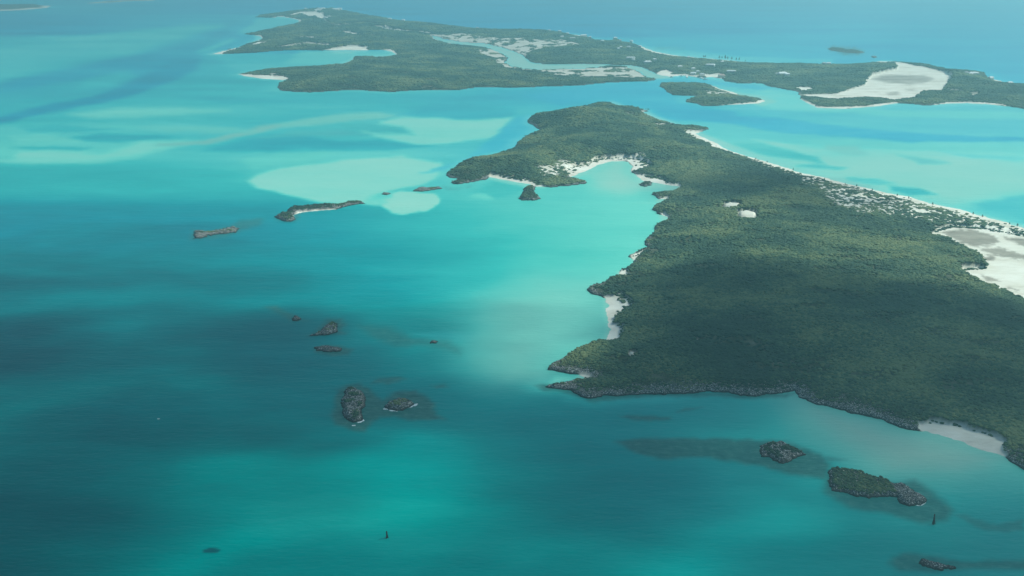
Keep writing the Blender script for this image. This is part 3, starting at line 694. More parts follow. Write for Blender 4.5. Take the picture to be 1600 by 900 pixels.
REEFS = [  # polygon, strength, feather
 (Z(500, 580, 7.27, [(170,400),(200,200),(330,150),(440,140),(540,190),(650,270),(720,320),(760,290),(900,230),(1080,215),(1200,290),(1300,380),(1330,490),(1440,550),(1250,560),(1000,555),(850,510),(700,520),(600,580),(500,690),(380,690),(250,620),(190,600),(140,500)]), .70, 4),
 (Z(400, 460, 3.912, [(430,150),(520,150),(545,180),(510,220),(560,235),(500,245),(400,255),(310,260),(400,200)]), .6, 4),
 (Z(400, 460, 3.912, [(345,330),(400,310),(520,315),(585,335),(560,370),(440,375),(365,355)]), .6, 3.5),
 (Z(400, 460, 3.912, [(40,70),(130,68),(160,100),(240,130),(320,160),(220,165),(150,120),(80,90)]), .5, 4),
 (Z(400, 460, 3.912, [(640,190),(800,195),(900,240),(960,270),(1180,285),(1250,340),(1250,368),(1180,340),(1000,310),(850,320),(700,250)]), .4, 7),
 (Z(400, 460, 3.912, [(690,540),(740,515),(880,500),(910,520),(800,550)]), .5, 3), (Z(400, 460, 3.912, [(1070,560),(1150,548),(1170,565),(1100,578)]), .5, 3),
 ([(962,690),(1000,684),(1100,685),(1180,687),(1230,690),(1280,708),(1300,726),(1290,750),(1262,745),(1230,740),(1190,728),(1100,715),(1030,718),(985,705)], .6, 5),
 ([(1285,735),(1290,772),(1330,795),(1390,803),(1440,818),(1480,815),(1490,797),(1465,773),(1430,750),(1400,755),(1350,745)], .55, 6),
 (Z(1160, 660, 3.636, [(830,800),(850,760),(920,740),(980,745),(1150,770),(1300,790),(1600,780),(1900,790),(1900,850),(1600,840),(1300,835),(1150,850),(1000,850),(880,840)]), .5, 6),
 (Z(880, 580, 4.444, [(390,315),(450,305),(600,308),(750,315),(760,335),(600,350),(480,340)]), .5, 3), (Z(880, 580, 4.444, [(790,285),(850,255),(970,255),(860,275)]), .45, 3),
 ([(858,606),(905,622),(930,628),(1000,621),(1100,619),(1170,623),(1230,620),(1240,616),(1100,612),(905,612)], .55, 4), ([(838,602),(880,598),(895,612),(850,610)], .6, 4),
 (Z(280, 270, 3.636, [(60,375),(80,325),(170,330),(300,300),(350,270),(490,255),(460,290),(380,320),(280,365),(160,380)]), .4, 4), (Z(280, 270, 3.636, [(540,262),(600,285),(670,280),(680,240),(620,225)]), .4, 3),
 (Z(*ZR, [(220,70),(290,52),(460,70),(500,100),(440,118),(340,110)]), .6, 2), (Z(1040, 60, 6, [(-100,95),(0,85),(100,90),(170,98),(100,102),(0,98)]), .35, 3),
 ([(1290,712),(1320,718),(1290,722)], .4, 4), ([(1490,803),(1510,806),(1560,820),(1600,812),(1600,830),(1540,830)], .35, 4), ([(690,290),(700,297),(735,292),(712,296)], .4, 3),
]
FOAM = [  # polylines of surf, half width in metres
 (Z(500, 580, 7.27, [(735,425),(800,440),(880,455)]), 1.6), (Z(500, 580, 7.27, [(1020,405),(1075,390),(1095,375)]), 1.5), (Z(500, 580, 7.27, [(440,580),(475,570),(485,550)]), 1.6), (Z(500, 580, 7.27, [(370,620),(390,618)]), 1.0),
 (Z(1280, 720, 8, [(1240,560),(1290,535),(1310,515)]), 1.3), ([(248,654),(253,653)], 0.9), (Z(1170, 670, 10, [(190,300),(220,270),(260,250)]), 1.2), (Z(1170, 670, 10, [(640,270),(720,320),(790,350)]), 1.0)]

ys = np.concatenate([[-84.5, -82, -78, -72, -65], np.arange(-58, 1010, 2.6), [1080, 1250, 1600, 2400]])
Yr = ground(np.stack([np.full_like(ys, 800.0), ys], 1))[:, 1]
Yr = np.concatenate([[38000.0], Yr, [-200.0, -1500.0, -6000.0]])
Wd = np.where(Yr > 60, Yr * CP + CAM_H * SP, 200.0)
s = np.concatenate([[-9, -4, -2, -1.3, -.95, -.75], np.arange(-.60, .6001, .00165), [.75, .95, 1.3, 2, 4, 9]])
SX = s[None, :] * Wd[:, None]
SY = np.repeat(Yr[:, None], len(s), 1)
sea_shape = SX.shape
SX, SY = SX.ravel(), SY.ravel()
spx, spy = chart(SX, SY)
spx_c, spy_c = np.clip(spx, -350, 1950), np.clip(spy, -85, 960)
num_d = np.zeros(len(SX)); num_b = np.zeros(len(SX)); den = np.full(len(SX), 1e-12)
for y, row in ROWS:
    sg = 11 + 0.033 * max(y, 0)
    wy = np.exp(-((spy_c - y) / sg) ** 2)
    act = wy > 1e-7
    for i, (x, d, b) in enumerate(row):
        x0 = row[i - 1][0] if i else x - 200
        x1 = row[i + 1][0] if i < len(row) - 1 else x + 200
        sxg = max(26.0, min(170.0, (x1 - x0) * 0.36))
        w = wy[act] * (np.exp(-((spx_c[act] - x) / sxg) ** 2) + 1e-5)
        num_d[act] += w * d; num_b[act] += w * b; den[act] += w
depth = num_d / den  # depth tone, including the shade and sunlit patch painted into ROWS
blue = num_b / den
tan = np.zeros(len(SX)); reef = np.zeros(len(SX)); foam = np.zeros(len(SX))
# edges of banks are uneven
wx = (fbm(SX / 60, SY / 90, 51) - .5); wy_ = (fbm(SX / 60, SY / 90, 52) - .5)
wx2 = (fbm(SX / 9, SY / 9, 53) - .5); wy2 = (fbm(SX / 9, SY / 9, 54) - .5)
jk = 0.35 + 1.1 * sstep(60, 300, spy)
wy_ = wy_ + (fbm(SX / 140, SY / 60, 56) - .5) * 0.8
fine_ = fbm(SX / 22, SY / 34, 57) - .5
bx, by = spx + (wx * 10 + fine_ * 7) * jk, spy + (wy_ * 4 + fine_ * 2.2) * jk
for poly, d, b, fe, tn in BANKS:
    a = np.asarray(poly)
    sel = (spx > a[:, 0].min() - 8 * fe) & (spx < a[:, 0].max() + 8 * fe) & (spy > a[:, 1].min() - 4 * fe) & (spy < a[:, 1].max() + 4 * fe)
    if not sel.any():
        continue
    m = sstep(-fe * 2.1, fe * 2.1, sdist(bx[sel], by[sel] * 2.4, np.stack([a[:, 0], a[:, 1] * 2.4], 1)))
    depth[sel] = depth[sel] * (1 - m) + d * m
    blue[sel] = blue[sel] * (1 - m) + b * m
    tan[sel] = tan[sel] * (1 - m) + tn * m
rx, ry = spx + wx2 * 9, spy + wy2 * 6
for poly, st, fe in REEFS:
    a = np.asarray(poly)
    sel = (spx > a[:, 0].min() - 25) & (spx < a[:, 0].max() + 25) & (spy > a[:, 1].min() - 15) & (spy < a[:, 1].max() + 15)
    if not sel.any():
        continue
    m = min(.92, st * 1.35) * sstep(-fe * 1.7, fe * 1.7, sdist(rx[sel], ry[sel] * 1.7, np.stack([a[:, 0], a[:, 1] * 1.7], 1)))
    reef[sel] = np.maximum(reef[sel], m)
for poly, w in FOAM:
    g = ground(poly)
    sel = (np.abs(SX - g[:, 0].mean()) < 40) & (np.abs(SY - g[:, 1].mean()) < 40)
    foam[sel] = np.maximum(foam[sel], sstep(w * 2.2, w * 0.4, line_dist(SX[sel], SY[sel], g, False)))
# shallows along the shores
nearmain = (spx > 660) & (spx < 1700) & (spy > 140) & (spy < 760)
dm = line_dist(SX[nearmain], SY[nearmain], g_main)
fr = sstep(26, 0, dm + wx[nearmain] * 20) * 0.45
depth[nearmain] = depth[nearmain] * (1 - fr) + 0.16 * fr
nearfar = (spy < 200) & (spx > 300) & (spx < 1700)
df = line_dist(SX[nearfar], SY[nearfar], g_far)
fr = sstep(60, 0, df + wx[nearfar] * 40) * 0.35
depth[nearfar] = depth[nearfar] * (1 - fr) + 0.15 * fr
fr = area_mask(spx[nearmain], spy[nearmain], [p for p in SAND_MAIN] + [[(1086,206),(1250,266),(1600,354),(1600,362),(1250,274),(1086,212)]], 15)
fr = np.maximum(sstep(.12, .55, fr) * .8, 0)
depth[nearmain] = depth[nearmain] * (1 - fr) + 0.06 * fr
tan[nearmain] = np.maximum(tan[nearmain], fr * .22)
reef[nearmain] *= 1 - fr
fr = area_mask(spx[nearfar], spy[nearfar], SAND_FAR, 5)
fr = sstep(.1, .6, fr) * .7
depth[nearfar] = depth[nearfar] * (1 - fr) + 0.07 * fr
sea_v = np.stack([SX, SY, np.zeros(len(SX))], 1)
sea = mesh_obj('sea', sea_v, grid_faces(*sea_shape)[:, ::-1].copy(), M_WATER, attrs=dict(depth=depth, blue=blue, tan=tan, reef=reef, foam=foam))
tag(sea, kind='structure')

# ================================================================== SCRUB
def blob(name, seed, material, sub=2, flatten=0.62, rough=0.45):
    bm = bmesh.new()
    bmesh.ops.create_icosphere(bm, subdivisions=sub, radius=1.0)
    rnd = random.Random(seed)
    off = [Vector((rnd.uniform(-1, 1), rnd.uniform(-1, 1), rnd.uniform(-.2, 1))).normalized() for _ in range(9)]
    for v in bm.verts:
        n = v.co.normalized()
        k = max(0.0, max(n.dot(o) for o in off) - 0.55) / 0.45
        r = 0.72 + rough * k + rnd.uniform(-.10, .10)
        v.co = Vector((n.x * r, n.y * r, max(n.z * r * flatten, -0.25)))
    me = bpy.data.meshes.new(name)
    bm.to_mesh(me)
    bm.free()
    me.materials.append(material)
    return bpy.data.objects.new(name, me)
BUSHES = bpy.data.collections.new('scrub_kinds')       # source shapes only, kept out of the scene
for i in range(4):
    BUSHES.objects.link(blob('bush', 100 + i, M_LEAF))
def scatter_group():
    ng = bpy.data.node_groups.new('scatter_scrub', 'GeometryNodeTree')
    ng.interface.new_socket('Geometry', in_out='INPUT', socket_type='NodeSocketGeometry')
    ng.interface.new_socket('Geometry', in_out='OUTPUT', socket_type='NodeSocketGeometry')
    L = ng.links.new
    i = ng.nodes.new('NodeGroupInput'); o = ng.nodes.new('NodeGroupOutput')
    mp = ng.nodes.new('GeometryNodeMeshToPoints')
    ci = ng.nodes.new('GeometryNodeCollectionInfo')
    ci.inputs['Collection'].default_value = BUSHES
    ci.inputs['Separate Children'].default_value = True
    ci.inputs['Reset Children'].default_value = True
    ins = ng.nodes.new('GeometryNodeInstanceOnPoints')
    ins.inputs['Pick Instance'].default_value = True
    na = ng.nodes.new('GeometryNodeInputNamedAttribute'); na.data_type = 'FLOAT_VECTOR'
    na.inputs['Name'].default_value = 'size'
    rv = ng.nodes.new('FunctionNodeRandomValue'); rv.data_type = 'FLOAT_VECTOR'
    rv.inputs[0].default_value = (-.15, -.15, 0); rv.inputs[1].default_value = (.15, .15, 6.283)
    L(i.outputs[0], mp.inputs['Mesh'])
    L(mp.outputs[0], ins.inputs['Points'])
    L(ci.outputs[0], ins.inputs['Instance'])
    L(rv.outputs[0], ins.inputs['Rotation'])
    L(na.outputs['Attribute'], ins.inputs['Scale'])
    L(ins.outputs[0], o.inputs[0])
    return ng
SCATTER = scatter_group()
def scrub(name, pts, size, parent=None, tall=None):
    me = bpy.data.meshes.new(name)
    me.vertices.add(len(pts))
    me.vertices.foreach_set('co', np.asarray(pts, np.float32).ravel())
    size = np.asarray(size, np.float32)
    tall = size if tall is None else tall
    a = me.attributes.new('size', 'FLOAT_VECTOR', 'POINT')
    a.data.foreach_set('vector', np.stack([size, size, tall], 1).astype(np.float32).ravel())
    me.materials.append(M_LEAF)
    o = bpy.data.objects.new(name, me)
    COL.objects.link(o)
    md = o.modifiers.new('scatter', 'NODES')
    md.node_group = SCATTER
    o['kind'] = 'stuff'
    if parent:
        o.parent = parent
    return o
def jitter_lattice(y_far, y_near, x_lo, x_hi, g0, g1):
    Ya, Yb = at(800, y_near)[1], at(800, y_far)[1]
    out = []
    Y = Ya
    while Y < Yb:
        g = g0 + (g1 - g0) * (Y - Ya) / (Yb - Ya)
        dpt = Y * CP + CAM_H * SP
        xa, xb = (x_lo - 800) / FPX * dpt, (x_hi - 800) / FPX * dpt
        n = int((xb - xa) / g)
        xs = xa + (np.arange(n) + RNG.random(n)) * g
        out.append(np.stack([xs, Y + (RNG.random(n) - .5) * g * 1.4, np.full(n, g)], 1))
        Y += g
    return np.concatenate(out)
def grow(name, polyg, lat, fields, height, margin_, label, scale=0.80, high=1.6, open_=(.36, .60), cell=(11, 16)):
    ins = inside(lat[:, 0], lat[:, 1], polyg)
    lat = lat[ins]
    X, Y, g = lat.T
    px, py, sd, sand, mud, speck = fields(X, Y)
    z = height(X, Y, sd, sand, mud)
    bare = np.clip(sand + mud, 0, 1)
    margin = margin_ * (1.0 if 'far' in label or 'channel' in label else (0.42 + 0.75 * sstep(555, 590, py)))
    # rocky rim: bushes thin out towards the water; gaps follow patches
    rim = sstep(margin * 0.3, margin * 1.3, sd + (fbm(X / 9, Y / 9, 71) - .5) * margin) * .85 + .15 * (sd > 4)
    patch = fbm(X / 48, Y / 26, 72)
    pr = (1 - bare) * rim * (1 - speck * sstep(*open_, fbm(X / cell[0], Y / cell[1], 73, 2))) * (1 - 0.8 * sstep(0.58, 0.68, patch))
    pr = np.maximum(pr, .22 * sand * (mud < .2) * sstep(.56, .66, fbm(X / 5, Y / 5, 75, 2)) * sstep(8, 18, sd) * sstep(34, 26, sd) * (py < 545) * ('near' in label))
    if 'near' in label:
        edge = area_mask(px, py, SAND_MAIN, 9)
        pr = np.maximum(pr, .42 * sand * sstep(.52, .58, edge) * sstep(.93, .72, edge) * (mud < .2) * sstep(7, 14, sd))
    ok = (RNG.random(len(X)) < pr) & (z > 0.3)
    X, Y, z, g = X[ok], Y[ok], z[ok], g[ok]
    margin = margin[ok] if np.ndim(margin) else margin
    tall = 0.45 + 1.2 * fbm(X / 26, Y / 26, 74) + (RNG.random(len(X)) - .35) * 0.6
    big = 1 + .9 * (RNG.random(len(X)) < .03 + .25 * sstep(.55, .7, fbm(X / 40, Y / 40, 76)))
    tall = tall * big
    sz = g * scale * np.minimum(tall, 1.7) * (0.65 + 0.35 * sstep(margin * 0.5, margin * 3, sd[ok]))
    th = np.minimum(sz, high * tall * (0.55 + 0.45 * sstep(margin * 0.5, margin * 4, sd[ok])) * (1 - .45 * speck[ok]))
    o = scrub(name, np.stack([X, Y, z + th * 0.12], 1), sz, tall=th)
    tag(o, label)
    return o
grow('scrub', g_main, jitter_lattice(160, 880, 690, 1760, 1.6, 3.0), main_fields, main_height, 13, 'low green scrub covering the long near island', open_=(.43, .60), cell=(4.2, 7.5))
grow('scrub', g_far, jitter_lattice(9, 200, 322, 1740, 3.8, 7.0), far_fields, far_height, 9, 'low green scrub covering the far islands', scale=.62, high=2.2, open_=(.27, .50), cell=(26, 60))
grow('scrub', g_mid, jitter_lattice(127, 168, 1020, 1205, 3.6, 3.8), mid_fields, mid_height, 8, 'low green scrub covering the small channel island')

# ================================================================== ROCK ISLETS
def islet(pts, h, label, veg=0.0, cat='islet', cell=0.8, group='bare rock islets off the near island', sandy=None, rough=1.0, bare=None):
    g = ground(pts)
    c = g.mean(0)
    q = g - c
    lo, hi = q.min(0) - 4, q.max(0) + 4
    nx, ny = int((hi[0] - lo[0]) / cell) + 2, int((hi[1] - lo[1]) / cell) + 2
    X, Y = np.meshgrid(np.linspace(lo[0], hi[0], nx), np.linspace(lo[1], hi[1], ny))
    X, Y = X.ravel(), Y.ravel()
    wX, wY = X + c[0], Y + c[1]
    sd = sdist(X, Y, q) + (fbm(wX / 5, wY / 5, 61) - .5) * 4.5 * rough + (fbm(wX / 1.7, wY / 1.7, 62, 3) - .5) * 1.6 * rough
    rel = 0.35 + 0.9 * fbm(wX / 6, wY / 6, 63) + 0.55 * (fbm(wX / 2, wY / 2, 64, 3) - .5)
    z = -1.3 + 1.3 * sstep(-1.0, 0.4, sd) + h * sstep(0.0, 3.2 + h * .5, sd) * rel + sstep(0, .8, sd) * .5
    sand = np.zeros(len(X))
    if sandy is not None:
        d = line_dist(X, Y, ground(sandy) - c, False)
        sand = sstep(5.5, 3.0, d + (fbm(wX / 3, wY / 3, 66) - .5) * 3)
        z = z * (1 - sand) + np.clip(sd * .12, -1, .6) * sand
    f = grid_faces(ny, nx)
    f = f[z[f].max(1) > -0.6]
    v, f, a = compact(np.stack([X, Y, z], 1), f, dict(sand=sand, mud=sand * 0, rock=np.ones(len(X))))
    o = mesh_obj('rock_islet', v, f, M_GROUND, attrs=a)
    o.location = (c[0], c[1], 0)
    tag(o, label, cat, group)
    if veg > 0:
        n = int(nx * ny * cell * cell * 0.9)
        bx_, by_ = RNG.uniform(lo[0], hi[0], n), RNG.uniform(lo[1], hi[1], n)
        bs = sdist(bx_, by_, q)
        pr = sstep(2.2, 5.5, bs) * sstep(.62 - .45 * veg, .74 - .45 * veg, fbm((bx_ + c[0]) / 8, (by_ + c[1]) / 8, 67) + .25 * (veg - .4))
        if bare is not None:
            pr = pr * (bx_ + c[0] < at(bare, 770)[0])
        if sandy is not None:
            pr = pr * (line_dist(bx_, by_, ground(sandy) - c, False) > 5)
        ok = RNG.random(n) < pr
        ix = np.clip(((bx_ - lo[0]) / (hi[0] - lo[0]) * (nx - 1)).astype(int), 0, nx - 1)
        iy = np.clip(((by_ - lo[1]) / (hi[1] - lo[1]) * (ny - 1)).astype(int), 0, ny - 1)
        bz = z[iy * nx + ix]
        ok &= bz > 0.8
        if ok.sum() > 3:
            sz = RNG.uniform(.55, 1.25, ok.sum())
            sc_ = scrub('scrub', np.stack([bx_[ok], by_[ok], bz[ok] + .05], 1), sz, o)
            sc_['label'] = 'dark green bushes on top of the rock'
    return o
S3, S4 = (500, 580, 7.27), (400, 460, 3.912)
ISLETS = [
 (Z(*S3, [(320,195),(420,190),(490,255),(530,330),(510,400),(470,450),(490,540),(455,580),(380,585),(290,560),(245,500),(260,430),(225,350),(270,300),(265,235)]), 3.3, 'largest lumpy grey rock islet, left of the surf washed oval rock', .30, .6),
 (Z(*S3, [(710,400),(780,350),(900,312),(990,320),(1060,365),(1060,390),(990,420),(950,455),(880,450),(800,435),(730,430)]), 3.6, 'oval dark rock islet with white surf along its lower edge', .15, .6),
 (Z(*S4, [(320,255),(380,235),(420,195),(460,172),(500,180),(505,230),(450,248),(380,252)]), 3.0, 'small wedge shaped rock islet with a low tail pointing left', .25, .7),
 (Z(*S4, [(360,325),(430,312),(530,330),(520,350),(440,355),(370,345)]), 1.2, 'low flat dark rock barely awash below the wedge shaped islet', 0, .7),
 (Z(*S4, [(220,145),(245,130),(272,150),(255,165),(228,163)]), 1.6, 'tiny round dark rock at the end of a faint reef tail', 0, .6),
 (Z(*S4, [(1058,292),(1080,280),(1115,288),(1105,302),(1065,302)]), 1.4, 'tiny dark rock beside the pale sand streak in open water', 0, .6),
 (Z(1170, 670, 10, [(190,440),(180,280),(300,215),(400,208),(520,215),(620,270),(760,340),(880,405),(820,430),(700,460),(620,530),(530,550),(470,530),(380,490),(320,450)]), 3.2, 'rugged grey rock islet on a brown reef, pointed at its right end', .40, .55),
 (Z(1280, 720, 8, [(110,310),(115,120),(200,100),(340,110),(460,125),(640,195),(760,225),(900,270),(1060,300),(1200,370),(1300,450),(1355,480),(1330,510),(1260,560),(1120,580),(1000,530),(960,460),(880,450),(700,460),(620,475),(480,450),(330,410),(180,375)]), 3.0, 'long bush topped rock islet below the curved white beach', .85, .55),
 (Z(1160, 660, 3.636, [(990,800),(1020,775),(1090,790),(1180,810),(1225,820),(1220,835),(1130,845),(1060,830)]), 1.5, 'low dark rock slab awash at the lower right edge of the water', 0, .6),
 (Z(280, 270, 3.636, [(610,215),(640,198),(720,195),(820,185),(900,185),(960,172),(1030,165),(1055,175),(960,188),(900,208),(820,212),(740,220),(690,227),(650,240),(660,265),(630,280),(580,272),(540,250),(580,235),(630,230)]), 4.0, 'long narrow hooked islet at the edge of the pale sandbank', .62, 1.4),
 (Z(280, 270, 3.636, [(75,375),(90,350),(85,330),(170,335),(250,320),(310,305),(345,320),(320,340),(260,345),(180,355),(120,375)]), 1.8, 'low broken rock ledge left of the long hooked islet', .1, 1.4),
 (Z(280, 270, 3.636, [(1325,105),(1360,85),(1440,86),(1480,78),(1492,90),(1440,100),(1380,107)]), 2.2, 'thin rock bar between the pale crescent shoal and the headland', .15, 1.6),
 (Z(280, 270, 3.636, [(1142,123),(1165,112),(1202,117),(1182,127)]), 1.6, 'small dark rock at the top of the pale crescent shoal', 0, 1.4),
 (Z(*ZE, [(475,582),(495,550),(508,520),(570,518),(562,545),(598,584),(560,594),(490,594)]), 5.0, 'squat cone shaped islet joined to the headland beach', .72, 1.4),
 (Z(*ZE, [(1160,500),(1190,488),(1232,492),(1228,508),(1190,516),(1165,510)]), 3.0, 'small oval green islet in the pale sandy bay', .8, 1.4),
 (Z(*ZR, [(235,74),(270,66),(300,70),(345,74),(372,84),(410,82),(450,90),(490,99),(440,103),(380,100),(330,95),(260,84)]), 3.6, 'dark rocky islet alone in the blue open sea', .5, 3.5),
 (Z(*ZR, [(535,128),(565,122),(580,130),(560,138)]), 3.0, 'speck of rock in the blue sea beside the pale beach', 0, 2.5),
]
for i, (pts, h, lab, veg, cell) in enumerate(ISLETS):
    sandy = None
    if i == 9:
        sandy = Z(280, 270, 3.636, [(655, 245), (690, 228), (780, 216), (880, 210)])
    islet(pts, h, lab, veg, cell=cell, sandy=sandy, rough=1.0 if i < 9 else (2.6 if i in (10, 15) else 1.3), bare=1398 if i == 7 else None)

# ================================================================== BEACONS IN THE WATER
def beacon(x, y, h, spread, label):
    gx, gy = at(x, y)
    root = empty('channel_beacon', (gx, gy, 0), RNG.uniform(0, 2))
    def tube(bm, a, b, r0, r1, n=8):
        a, b = Vector(a), Vector(b)
        q = (b - a).to_track_quat('Z', 'Y')
        ra = [bm.verts.new(a + q @ Vector((math.cos(t) * r0, math.sin(t) * r0, 0))) for t in [k * 2 * math.pi / n for k in range(n)]]
        rb = [bm.verts.new(b + q @ Vector((math.cos(t) * r1, math.sin(t) * r1, 0))) for t in [k * 2 * math.pi / n for k in range(n)]]
        for k in range(n):
            bm.faces.new((ra[k], ra[(k + 1) % n], rb[(k + 1) % n], rb[k]))
        bm.faces.new(rb); bm.faces.new(ra[::-1])
    bm = bmesh.new(); tube(bm, (0, 0, -1), (0, 0, h), .42, .30); bm_obj('post', bm, M_STEEL, root)
    for k in range(3):
        t = k * 2.094
        bm = bmesh.new(); tube(bm, (spread * math.cos(t), spread * math.sin(t), -1), (.1 * math.cos(t), .1 * math.sin(t), h * .72), .36, .24)
        bm_obj('leg', bm, M_STEEL, root)
    bm = bmesh.new(); tube(bm, (0, 0, h * .62), (0, 0, h * .66), spread * .62, spread * .58, 12); bm_obj('collar', bm, M_STEEL, root)
    bm = bmesh.new(); tube(bm, (0, 0, h * .80), (0, 0, h), .62, .34, 8); bm_obj('lantern_housing', bm, M_STEEL, root)
    tag(root, label, 'beacon', 'dark beacons standing in the water')
beacon(604.5, 840.5, 5.4, 1.05, 'short dark beacon standing in the bright green water')
beacon(1458.5, 819, 8.2, 1.2, 'tall dark beacon standing on the reef beside the bush topped islet')

# ================================================================== HOUSES
def box(bm, x0, x1, y0, y1, z0, z1):
    v = [bm.verts.new(p) for p in ((x0,y0,z0),(x1,y0,z0),(x1,y1,z0),(x0,y1,z0),(x0,y0,z1),(x1,y0,z1),(x1,y1,z1),(x0,y1,z1))]
    for f in ((0,3,2,1),(4,5,6,7),(0,1,5,4),(1,2,6,5),(2,3,7,6),(3,0,4,7)):
        bm.faces.new([v[k] for k in f])
def house(x, y, w, d, hh, rot, roof, wall, label, zf=far_z, name='house', cat='house'):
    gx, gy = at(x, y)
    z = float(zf(np.array([gx]), np.array([gy]))[0])
    for _ in range(2):
        gx, gy = at(x, y, max(z, .5))
        z = float(zf(np.array([gx]), np.array([gy]))[0])
    z = max(z, 0.6)
    root = empty(name, (gx, gy, z), rot)
    bm = bmesh.new(); box(bm, -w/2, w/2, -d/2, d/2, -2.0, hh); bm_obj('wall', bm, wall, root)
    e = .8
    bm = bmesh.new()
    rh = d * .27
    b = [bm.verts.new(p) for p in ((-w/2-e,-d/2-e,hh+.004),(w/2+e,-d/2-e,hh+.004),(w/2+e,d/2+e,hh+.004),(-w/2-e,d/2+e,hh+.004),(-w/2+d*.3,0,hh+rh),(w/2-d*.3,0,hh+rh))]
    for f in ((0,1,5,4),(2,3,4,5),(1,2,5),(3,0,4),(3,2,1,0)):
        bm.faces.new([b[k] for k in f])
    bm_obj('roof', bm, roof, root)
    nwin = max(2, int(w / 4))
    for k in range(nwin):
        xc = -w/2 + w * (k + .5) / nwin
        bm = bmesh.new()
        if k == nwin // 2:
            box(bm, xc - .55, xc + .55, -d/2 - .06, -d/2 + .02, 0.1, 2.2); bm_obj('door', bm, M_DECK, root)
        else:
            box(bm, xc - .8, xc + .8, -d/2 - .06, -d/2 + .02, 1.0, 2.3); bm_obj('window', bm, M_GLASS, root)
    tag(root, label, cat, 'pale houses scattered over the far island')
    return root
Wt, Gy, Te = M_ROOF, M_ROOF2, M_ROOF3
H1 = lambda x, y: (840 + x / 10, 30 + y / 10)
H2 = lambda x, y: (960 + x / 12.86, 60 + y / 12.86)
H3 = lambda x, y: (1040 + x / 11.43, 80 + y / 11.43)
H4 = lambda x, y: (1170 + x / 12.3, 90 + y / 12.3)
H5 = lambda x, y: (440 + x / 13.33, y / 13.33)
H6 = lambda x, y: (1490 + x / 14.5, 90 + y / 14.5)
HOUSES = [
 (H1(180,186), 11, 9, 'single white house alone on the ocean ridge above the salt flats', Wt), (H1(345,202), 14, 9, 'pale house on the ridge, first right of the lone ridge house', Wt),
 (H1(380,290), 13, 9, 'white house on the slope directly above the salt flats', Wt), (H1(465,232), 12, 9, 'white house where the bare ocean bluff begins', Wt),
 (H1(545,312), 22, 9, 'long pale building slanting on the slope under the ocean bluff', Gy), (H1(720,270), 26, 10, 'long white building along the bare ocean bluff', Wt),
 (H1(820,292), 9, 8, 'small house at the right end of the bare bluff', Wt), (H1(1010,362), 10, 9, 'small white house under the pale bluff slope', Wt),
 (H1(1100,388), 11, 8, 'small house at the left end of the bright roadside strip', Gy), (H1(1215,304), 14, 10, 'white house on top of the small ocean knoll', Wt),
 (H1(1290,345), 9, 8, 'small grey roofed house right of the knoll', Gy), (H1(1465,360), 11, 9, 'white house on the low rise before the long curved beach', Wt),
 (H1(1300,450), 8, 7, 'tiny white house in scrub, upper of a close pair', Wt), (H1(1265,478), 9, 7, 'tiny white house in scrub, lower of a close pair', Wt),
 (H2(325,418), 27, 9, 'long white building in the scrub above the creek bend', Wt), (H2(380,445), 9, 8, 'small annex at the right end of the long creek building', Wt),
 (H2(665,502), 22, 11, 'white house cluster roof beside the creek mouth headland', Wt), (H2(808,450), 9, 8, 'small square white house right of the creek headland roof', Wt),
 (H2(1490,402), 9, 8, 'small white house just behind the long curved beach', Wt), (H2(510,180), 10, 8, 'pale house by the left end of the long curved beach', Wt),
 (H2(285,195), 14, 8, 'pale house in trees left of the long curved beach', Gy), (H3(258,293), 14, 8, 'white house above the path to the little harbour', Wt),
 (H3(800,266), 26, 9, 'long white building in scrub behind the harbour', Wt), (H3(848,276), 9, 9, 'white end block at the right of the long harbour building', Wt),
 (H3(1010,207), 10, 8, 'small white house under the row of beach trees', Wt), (H3(495,333), 11, 8, 'white house on the slope over the harbour basin', Wt),
 (H3(490,424), 15, 9, 'white boathouse on the harbour waterfront', Wt), (H3(565,388), 12, 8, 'grey roofed house right of the waterfront boathouse', Gy),
 (H3(650,435), 14, 8, 'grey roofed shed on the quay behind the white yacht', Gy), (H3(1000,465), 18, 14, 'pinkish roofed house on the point right of the harbour', Te),
 (H3(1170,388), 24, 9, 'long white roofed house in scrub right of the harbour', Wt), (H4(640,332), 26, 13, 'largest white villa in the scrub over the pale channel', Wt),
 (H4(735,354), 13, 9, 'small white wing right of the largest villa', Wt), (H4(545,332), 8, 7, 'tiny white cottage left of the largest villa', Wt),
 (H4(1530,150), 13, 10, 'white house on the shore left of the great salt pan', Wt), (H4(1440,148), 9, 8, 'small pale house beside the shore house near the salt pan', Gy),
 (H5(720,232), 26, 20, 'big white building on the far northern tip, leftmost', Wt), (H5(790,195), 28, 16, 'white building behind the leftmost northern tip building', Wt),
 (H5(870,192), 22, 16, 'white building at the far northern tip, third from the left', Wt), (H5(500,192), 16, 12, 'lone white building on the thin northern point', Wt),
 (H5(1120,208), 34, 18, 'wide white building in the right hand northern tip cluster', Wt), (H5(1205,198), 26, 16, 'white building ending the northern tip cluster on the right', Wt),
 (H5(915,380), 20, 12, 'white building at the edge of the pink sand clearing', Wt), (H5(990,358), 16, 12, 'white building in scrub right of the pink sand clearing', Wt),
 (H6(450,392), 26, 12, 'white villa on the rocky ocean point, largest there', Wt), (H6(375,405), 15, 10, 'white house left of the largest villa on the ocean point', Wt),
 (H6(270,372), 13, 9, 'pale house at the left end of the ocean point', Gy), (H6(840,508), 12, 10, 'pale house by the small notch in the ocean shore', Wt),
 (H6(1275,596), 13, 10, 'white house on the ocean shore near the right edge', Wt), ((609,30.5), 16, 12, 'lone white house on the far ridge right of the northern tip', Wt),
 ((630,33), 16, 12, 'second lone white house farther right along the far ridge', Wt), ((746,45), 14, 10, 'white speck of a house on the ridge above the creek', Wt),
]
